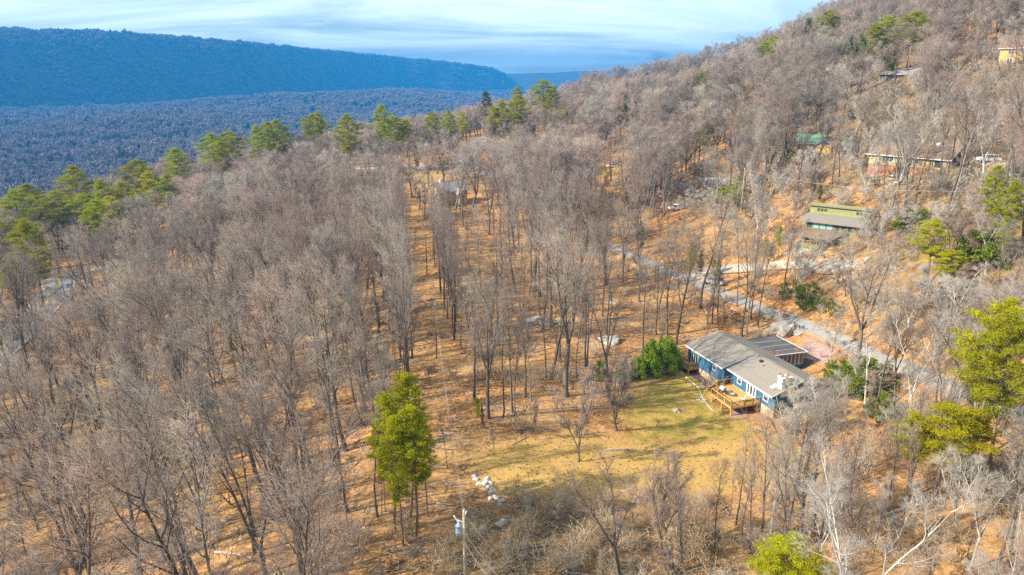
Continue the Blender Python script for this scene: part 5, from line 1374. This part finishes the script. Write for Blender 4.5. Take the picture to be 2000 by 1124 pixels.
for a in [(1105, 775, 462, 'oak', 0, 1.0), (1191, 785, 500, 'forked', 1, 1.0), (953, 817, 560, 'oak', 1, 0.85), (926, 782, 540, 'tall', 1), (983, 814, 600, 'slender', 0), (1001, 806, 560, 'tall', 2, 0.8), (1006, 810, 590, 'slender', 1),
          (1026, 776, 545, 'tall', 3, 0.8), (1038, 785, 600, 'slender', 2), (973, 675, 440, 'tall', 0), (960, 668, 450, 'forked', 0), (1143, 716, 490, 'tall', 0, 0.8), (1148, 714, 500, 'slender', 0), (1092, 707, 480, 'tall', 2),
          (1067, 739, 540, 'slender', 2), (1320, 673, 455, 'oak', 0, 0.7), (1302, 655, 470, 'tall', 1), (1248, 590, 420, 'tall', 3), (1127, 742, 560, 'slender', 1), (1256, 690, 500, 'tall', 2, 0.8), (1282, 653, 470, 'slender', 0),
          (864, 527, 400, 'tall', 0), (1176, 618, 430, 'tall', 1), (1448, 657, 440, 'tall', 1, 0.8), (1458, 653, 450, 'forked', 0, 0.7), (1402, 635, 440, 'slender', 1), (1391, 634, 450, 'tall', 3, 0.7), (1439, 600, 420, 'slender', 2), (1468, 625, 450, 'slender', 0),
          (1131, 902, 735, 'small', 0, 0.8), (1206, 842, 700, 'small', 1, 1.1), (1213, 1135, 890, 'forked', 1, 1.25, (-R(9), 0)), (1330, 1118, 880, 'forked', 0, 0.9), (1450, 1062, 868, 'slender', 1, 0.8), (1505, 1075, 800, 'pale', 0, 0.8), (1582, 1052, 850, 'pale', 1, 0.8),
          (1290, 1075, 905, 'small', 2), (1395, 1080, 880, 'slender', 2), (1640, 1045, 850, 'tall', 2, 0.8), (1652, 1020, 800, 'tall', 0, 0.7), (1690, 790, 555, 'pale', 0, 0.8), (1735, 1000, 800, 'slender', 0), (1765, 1010, 830, 'tall', 1, 0.7),
          (1895, 1110, 880, 'pale', 1, 1.0), (1925, 535, 365, 'pale', 0, 1.1), (1885, 345, 195, 'oak', 1, 1.0), (1762, 345, 228, 'pale', 1), (1706, 366, 235, 'pale', 0), (1400, 160, 84, 'oak', 0, 1.0), (1282, 165, 105, 'oak', 1, 0.9),
          (587, 752, 515, 'oak', 0, 0.9, (-R(5), 0)), (719, 745, 540, 'forked', 2, 1, (-R(8), 0)), (412, 925, 720, 'forked', 0, 1.0, (-R(8), 0)), (330, 1010, 770, 'tall', 2, 1.0, (-R(8), 0)), (322, 1095, 850, 'tall', 0, 1.0, (-R(7), 0)),
          (130, 590, 470, 'tall', 1, 0.7, (-R(4), 0)), (805, 700, 500, 'tall', 2, 0.8), (808, 640, 450, 'slender', 1), (800, 760, 560, 'forked', 0, 0.7), (595, 1130, 930, 'tall', 3, 0.9, (-R(6), 0)), (685, 1060, 880, 'slender', 0, 0.9),
          (1045, 860, 780, 'small', 2, 0.5), (965, 883, 835, 'small', 1, 0.5), (1012, 955, 925, 'slender', 1, 0.4), (1480, 640, 450, 'slender', 1), (1775, 640, 500, 'palesmall', 0, 1.3), (1850, 660, 520, 'palesmall', 1, 1.4), (1620, 700, 600, 'palesmall', 1),
          (1560, 830, 740, 'palesmall', 0, 1.2), (1535, 850, 765, 'palesmall', 1, 1.2), (1600, 850, 730, 'palesmall', 0, 1.2), (1210, 770, 690, 'palesmall', 1, 0.9), (1150, 790, 710, 'palesmall', 0, 0.7)]:
    hand(*a)

NAMES = {'pine': ('pine_tree', 'pine'), 'pineyellow': ('pine_tree', 'pine'), 'pinedark': ('evergreen_tree', 'evergreen'), 'cedar': ('pine_tree', 'pine'), 'ivy': ('ivy_clad_tree', 'tree'), 'bamboo': ('bamboo_clump', 'bamboo'),
         'evergreen': ('evergreen_shrub', 'shrub'), 'darkshrub': ('evergreen_shrub', 'shrub'), 'rusty': ('leafy_sapling', 'sapling')}
DESC = {'pine': 'green pine', 'pineyellow': 'bright yellow green pine', 'pinedark': 'dark green conifer', 'cedar': 'feathery yellow green pine', 'ivy': 'ivy covered tree', 'bamboo': 'bright green bamboo clump', 'evergreen': 'leafy evergreen shrub',
        'darkshrub': 'dark evergreen shrub', 'rusty': 'sapling holding rust brown leaves'}
def place_words(px, py, D):
    if px < 640 and D > 200: return 'on the left skyline above the grey wood'
    if px < 200: return 'beside the road at the left edge'
    if 640 <= px < 940 and D > 250: return 'near the far road'
    if 940 <= px < 1150 and D > 250: return 'right of the far road'
    if px < 860: return 'in the foreground left of the strip'
    if 860 <= px < 980: return 'at the right edge of the strip'
    if D > 250: return 'high on the right hillside'
    if 1500 < px < 1640 and D > 110 and D < 150: return 'on the bank below the green house'
    if 1190 < px < 1330 and D < 130: return 'at the corner of the blue house'
    if 1330 < px < 1500 and D > 180: return 'above the lane in mid distance'
    if 1330 < px < 1540 and D > 100: return 'behind the blue house'
    if D < 62: return 'at the bottom edge'
    if px > 1600 and D < 112: return 'right of the blue house'
    return 'on the right hillside'
groups = {}
for k, r_ in enumerate(EV):
    groups.setdefault((r_[3], place_words(r_[6], r_[7], r_[8])), []).append(k)
lab = {}
for (kind, pl), L in groups.items():
    L.sort(key=lambda k: EV[k][6])
    for n_, k in enumerate(L):
        lab[k] = DESC[kind] + ' ' + pl + ('' if len(L) == 1 else ', %s from the left' % ordinal(n_ + 1))
for k, (x, y, h, kind, var, wf, px, top, D) in enumerate(EV):
    nm, cat = NAMES[kind]
    thing_tree(nm, kind, var, x, y, h, wf, px * 0.7, (-R(1.5), 0), lab[k], cat, {'pine': 'pines', 'shrub': 'evergreen shrubs', 'bamboo': 'bamboo clumps', 'evergreen': 'dark conifers', 'tree': 'ivy covered trees', 'sapling': 'rusty saplings'}[cat])

# the 300 bare trees that show largest are things of their own
def vis(t):
    if t.get('hand'): return 1e6 + t['hpx']
    top = max(t['top'], 0); bot = min(t['py'], 1124)
    if t['px'] < -30 or t['px'] > 2030 or bot - top < 60: return 0
    return bot - top
TREES.sort(key=vis, reverse=True)
IND, REST = TREES[:300], TREES[300:]
FORM = {'tall': 'tall straight', 'forked': 'tall forked', 'oak': 'broad spreading', 'slender': 'thin slender', 'small': 'low many stemmed', 'pale': 'pale barked', 'palesmall': 'low pale twiggy', 'far': 'bare'}
def zone(t):
    if t['x'] < corr(t['y']): return 'left of the strip'
    if t['D'] > 250: return 'on the far slope'
    if t['px'] < 1340 and t['y'] > 85: return 'right of the strip'
    if t['y'] < 90 and t['x'] > 0: return 'below the blue house' if t['px'] < 1640 else 'at lower right'
    if t['px'] < 1560 and t['D'] < 160: return 'behind the blue house'
    return 'on the right hillside'
cells = {}
for t in IND: cells.setdefault((zone(t), t['kind'], int(t['D'] // 12)), []).append(t)
rows = {}
for (zn, kd, b) in cells: rows.setdefault((zn, kd), []).append(b)
for key in rows: rows[key].sort()
for (zn, kd, b), L in cells.items():
    L.sort(key=lambda t: t['px'])
    rw = rows[(zn, kd)].index(b) + 1; nrw = len(rows[(zn, kd)])
    for n_, t in enumerate(L):
        s = FORM[kd] + ' bare tree ' + zn
        if nrw > 1: s += ', ' + ('nearest' if rw == 1 else ordinal(rw)) + ' row'
        if len(L) > 1: s += ', ' + ordinal(n_ + 1) + ' from the left'
        t['label'] = s
for t in IND: thing_tree('bare_tree', t['kind'], t['var'], t['x'], t['y'], t['h'], t['wf'], t['rz'], t['lean'], t['label'], 'tree', 'bare winter trees')

# ------------------------------------------------------------------ uncountable growth, instanced on one object each
def scatter(name, label, cat, pts, rots, scl, idx, protos):
    col = bpy.data.collections.new(name + '_source')
    for k, me in enumerate(protos):
        ob = bpy.data.objects.new('%s_%02d' % (name, k), me); col.objects.link(ob)
    me = bpy.data.meshes.new(name); me.vertices.add(len(pts)); me.vertices.foreach_set('co', np.asarray(pts, np.float32).ravel())
    for nm, typ, arr in (('rot', 'FLOAT_VECTOR', rots), ('scl', 'FLOAT_VECTOR', scl), ('idx', 'INT', idx)):
        a = me.attributes.new(nm, typ, 'POINT')
        a.data.foreach_set('value' if typ == 'INT' else 'vector', np.asarray(arr, np.int32 if typ == 'INT' else np.float32).ravel())
    ob = link(name, me); tag(ob, label, cat, kind='stuff')
    ng = bpy.data.node_groups.new(name, 'GeometryNodeTree')
    ng.interface.new_socket('Geometry', in_out='INPUT', socket_type='NodeSocketGeometry'); ng.interface.new_socket('Geometry', in_out='OUTPUT', socket_type='NodeSocketGeometry')
    n = ng.nodes; gi = n.new('NodeGroupInput'); go = n.new('NodeGroupOutput'); ip = n.new('GeometryNodeInstanceOnPoints'); ci = n.new('GeometryNodeCollectionInfo')
    ci.inputs['Collection'].default_value = col; ci.inputs['Separate Children'].default_value = True; ci.inputs['Reset Children'].default_value = True
    ip.inputs['Pick Instance'].default_value = True
    ng.links.new(gi.outputs[0], ip.inputs['Points']); ng.links.new(ci.outputs[0], ip.inputs['Instance'])
    for nm, typ, sock in (('idx', 'INT', 'Instance Index'), ('rot', 'FLOAT_VECTOR', 'Rotation'), ('scl', 'FLOAT_VECTOR', 'Scale')):
        na_ = n.new('GeometryNodeInputNamedAttribute'); na_.data_type = typ; na_.inputs['Name'].default_value = nm
        ng.links.new(na_.outputs[0], ip.inputs[sock])
    ng.links.new(ip.outputs[0], go.inputs[0])
    md = ob.modifiers.new('growth', 'NODES'); md.node_group = ng
    return ob
protos = []; pidx = {}
for kd in ('tall', 'forked', 'oak', 'slender', 'small', 'pale', 'palesmall', 'far'):
    pidx[kd] = (len(protos), len(KINDS[kd][1])); protos += [q[2] for q in KINDS[kd][1]]
pts, rots, scl, idx = [], [], [], []
for t in REST:
    kd = t['kind']
    s = t['h'] / KINDS[kd][0]
    if t['D'] > 210 and kd in ('tall', 'forked', 'oak', 'slender'):
        s = t['h'] / KINDS['far'][0]; kd = 'far'
    b0, n_ = pidx[kd]
    pts.append((t['x'], t['y'], t['z'])); rots.append((t['lean'][1], t['lean'][0], t['rz'])); scl.append((s * t['wf'], s * t['wf'], s)); idx.append(b0 + t['var'] % n_)
scatter('bare_woodland', 'leafless grey brown woodland covering the slopes', 'woodland', pts, rots, scl, idx, protos)

# brush and saplings under the trees and in the thicket at the bottom
rn = random.Random(9)
BM = []
for k in range(4):
    T = bush(301 + k, 1.5 + 0.3 * k, 24); BM.append(mesh2('brush', T.V[0] or np.zeros((0, 3)), T.F[0] or np.zeros((0, 3)), 'brush_brown', T.V[1], T.F[1], 'brush_brown'))
BM.append(tri_mesh('dry_grass_tuft', *leaf_cloud(np.random.default_rng(4), [(0, 0, 0.25)] * 1, [0.5], 90, 0.35, 1.0, 1.5), 'dry_grass'))
SM = [KINDS['slender'][1][k][2] for k in range(3)] + [KINDS['small'][1][k][2] for k in range(2)]
ROCKS = poly2([(912, 915), (985, 905), (1005, 985), (1010, 1050), (955, 1050), (940, 1000)])
pts, rots, scl, idx = [], [], [], []
allb = BM + SM + [tri_mesh('olive_shrub', *leaf_cloud(np.random.default_rng(8), [(0, 0, 0.7), (0.5, 0.3, 0.5), (-0.4, 0.4, 0.6), (0.1, -0.5, 0.5)], [0.7, 0.6, 0.6, 0.6], 60, 0.15, 0.9), 'broad_leaves')] + [KINDS['palesmall'][1][k][2] for k in range(2)] + [KINDS['small'][1][k][2] for k in range(2)]
for gx in np.arange(-190, 190, 2.6):
    for gy in np.arange(22, 260, 2.6):
        x = gx + rn.uniform(-1.3, 1.3); y = gy + rn.uniform(-1.3, 1.3)
        if abs(x) > 0.9 * y + 10: continue
        u = rn.random(); dens = 0.20
        c = corr(y)
        thick = y < 66 and -6 < x < 24
        if thick: dens = 0.92
        elif y < 88 and x > 20: dens = 0.75
        elif x > 52: dens = 0.8
        elif abs(x - c) < 5: dens = 0.03
        elif x > c and y < 150: dens = 0.15
        if u > dens: continue
        if any(inpoly(q, x, y) for q in CLEAR[:2]) or inpoly(ROCKS, x, y):
            continue
        if min(pdist(LANEA, x, y) - 3.2, pdist(DRVA, x, y) - 3.2) < 0 or any((x - a) ** 2 + (y - b) ** 2 < (r_ - 1.5) ** 2 for a, b, r_ in BLOCKS): continue
        v = rn.random()
        if v < (0.86 if thick else 0.62): k = rn.randint(0, 3); s = rn.uniform(0.7, 1.7)
        elif v < 0.70: k = 4; s = rn.uniform(0.5, 1.2)
        elif thick: k = 5 + rn.randint(0, 4); s = rn.uniform(0.2, 0.45)
        elif x > 50 and v < 0.76: k = 10; s = rn.uniform(0.4, 1.0)
        elif x > 45: k = 11 + rn.randint(0, 3); s = rn.uniform(0.3, 0.75) * 1.4
        else: k = 5 + rn.randint(0, 4); s = rn.uniform(0.22, 0.6)
        pts.append((x, y, 0)); rots.append((rn.gauss(0, 0.05), rn.gauss(0, 0.05), rn.uniform(0, 6.28))); scl.append((s * rn.uniform(0.8, 1.3) * (0.7 if 4 < k < 10 else 1), s * (0.7 if 4 < k < 10 else 1), s * (0.75 if k > 10 else 1))); idx.append(k)
pz = np.array(pts); pz[:, 2] = ground_z(pz[:, 0], pz[:, 1])
scatter('understorey_brush', 'tangled brown brush and thin saplings under the trees', 'brush', pz, rots, scl, idx, allb)
# fallen sticks and branches strewn over the leaf litter
def sticks(seed):
    rn2 = random.Random(seed); T = TreeB()
    for _ in range(5):
        p = Vector((rn2.uniform(-1, 1), rn2.uniform(-1, 1), 0.03)); a = rn2.uniform(0, 6.28); L_ = rn2.uniform(0.5, 2.0)
        q = p + Vector((math.cos(a), math.sin(a), 0.05)) * L_
        T.tube(1, [p, p.lerp(q, 0.5) + Vector((rn2.uniform(-0.1, 0.1), rn2.uniform(-0.1, 0.1), 0.06)), q], [0.035, 0.028, 0.01], 4)
    return tri_mesh('sticks', T.V[1], T.F[1], 'twig_pale' if seed % 2 else 'bark_grey')
pts, rots, scl, idx = [], [], [], []
for k in range(2600):
    y = rn.uniform(46, 190); x = rn.uniform(-0.75 * y, 0.6 * y)
    if x > 45 or any(inpoly(q, x, y) for q in CLEAR[:2]) or any((x - a) ** 2 + (y - b) ** 2 < r_ * r_ for a, b, r_ in BLOCKS) or pdist(LANEA, x, y) < 3.2: continue
    pts.append((x, y, 0)); rots.append((0, 0, rn.uniform(0, 6.28))); s = rn.uniform(0.6, 1.6); scl.append((s, s, s)); idx.append(k % 4)
pz = np.array(pts); pz[:, 2] = ground_z(pz[:, 0], pz[:, 1])
scatter('fallen_sticks', 'fallen sticks and branches strewn over the leaf litter', 'branches', pz, rots, scl, idx, [sticks(501 + k) for k in range(4)])
# tufts in the straw coloured grass
pts, rots, scl = [], [], []
for gx in np.arange(-8, 45, 0.75):
    for gy in np.arange(55, 92, 0.75):
        x = gx + rn.uniform(-0.4, 0.4); y = gy + rn.uniform(-0.4, 0.4)
        if rn.random() < 0.6 and inpoly(CLEAR[1], x, y): pts.append((x, y, 0)); rots.append((0, 0, rn.uniform(0, 6))); s = rn.uniform(0.12, 0.3); scl.append((s, s, s * 0.6))
pz = np.array(pts); pz[:, 2] = ground_z(pz[:, 0], pz[:, 1])
scatter('dry_grass', 'straw coloured dry grass below the lawn', 'grass', pz, rots, scl, [0] * len(pts), [BM[4]])

# ------------------------------------------------------------------ forest of the valley and of the far ridges
def dome(seed, Rr, Hh, n, w, mat):
    rg = np.random.default_rng(seed)
    u = rg.normal(size=(n, 3)); u[:, 2] = np.abs(u[:, 2]) * 1.1 + 0.05; u /= np.linalg.norm(u, axis=1, keepdims=True)
    tip = u * np.array([Rr, Rr, Hh * 0.62]) * rg.uniform(0.75, 1.1, (n, 1)) + np.array([0, 0, Hh * 0.38])
    base = u * np.array([Rr, Rr, Hh * 0.5]) * rg.uniform(0.1, 0.5, (n, 1)) + np.array([0, 0, Hh * 0.30])
    sd = np.cross(u, rg.normal(size=(n, 3))); sd /= np.linalg.norm(sd, axis=1, keepdims=True)
    V = np.stack([base - sd * w, base + sd * w, tip + sd * w * 0.7, tip - sd * w * 0.7], 1).reshape(-1, 3)
    k = np.arange(n) * 4
    F = np.concatenate([np.stack([k, k + 1, k + 2], 1), np.stack([k, k + 2, k + 3], 1)])
    tr = [[-0.3, 0, 0], [0.3, 0, 0], [0, 0, Hh * 0.6]]
    F = np.concatenate([F, [[len(V), len(V) + 1, len(V) + 2]]]); V = np.concatenate([V, tr])
    return tri_mesh('far_crown', V, F, mat)
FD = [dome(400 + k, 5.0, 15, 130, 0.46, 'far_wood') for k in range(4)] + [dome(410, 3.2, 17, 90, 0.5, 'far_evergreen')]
rg = np.random.default_rng(3)
def rings(bands):
    out = []
    for r0_, r1_, sp_ in bands:
        area = R(100) / 2 * (r1_ ** 2 - r0_ ** 2); n = int(area / sp_ ** 2)
        az = rg.uniform(-R(56), R(20), n); r_ = np.sqrt(rg.uniform(r0_ ** 2, r1_ ** 2, n))
        out.append(np.stack([r_ * np.sin(az), r_ * np.cos(az), np.full(n, sp_ / 8.6)], 1))
    return np.concatenate(out)
Q = rings([(330, 1300, 7.6), (1300, 2400, 10), (2400, 4300, 14), (4300, 6900, 22)])
ed = edge_dist(Q[:, 0], Q[:, 1]); Q = Q[ed > 70]
Q = Q[(np.arctan2(Q[:, 0], Q[:, 1]) < R(3.5)) | (np.hypot(Q[:, 0], Q[:, 1]) < 500)]
zz = ground_z(Q[:, 0], Q[:, 1])
n_ = len(Q)
cl = vnoise(Q[:, 0], Q[:, 1], 38, 8)
sc_ = Q[:, 2] * rg.uniform(0.6, 1.1, n_) * (0.65 + 0.9 * cl)
ht = np.minimum(Q[:, 2], 1.3) * rg.uniform(0.7, 1.15, n_) * (0.5 + 1.0 * cl)
ix = np.where(rg.random(n_) < 0.015, 4, rg.integers(0, 4, n_))
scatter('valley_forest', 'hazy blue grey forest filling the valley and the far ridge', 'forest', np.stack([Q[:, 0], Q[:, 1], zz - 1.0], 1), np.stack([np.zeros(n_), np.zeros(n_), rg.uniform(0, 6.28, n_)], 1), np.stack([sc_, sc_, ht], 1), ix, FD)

# ------------------------------------------------------------------ haze
m = bpy.data.materials.new('haze_air'); m.use_nodes = True; MAT['haze_air'] = m
m.node_tree.nodes.remove(m.node_tree.nodes['Principled BSDF'])
pv = m.node_tree.nodes.new('ShaderNodeVolumePrincipled')
pv.inputs['Color'].default_value = (0.02, 0.28, 0.68, 1)
pv.inputs['Density'].default_value = 0.00020
pv.inputs['Anisotropy'].default_value = 0.0
m.node_tree.links.new(pv.outputs[0], m.node_tree.nodes['Material Output'].inputs['Volume'])
hz = MB().box(-8700, 8700, -8700, 8700, float(GZ.min()) - 1.5, max(CZ + 20, float(GZ.max()) + 30)).build('haze', 'haze_air')
tag(hz, 'thin blue haze over the valley', 'haze', kind='stuff')
print('TREES', len(TREES), 'EV', len(EV), 'far', n_, 'tris', sum(len(me.polygons) for me in bpy.data.meshes))
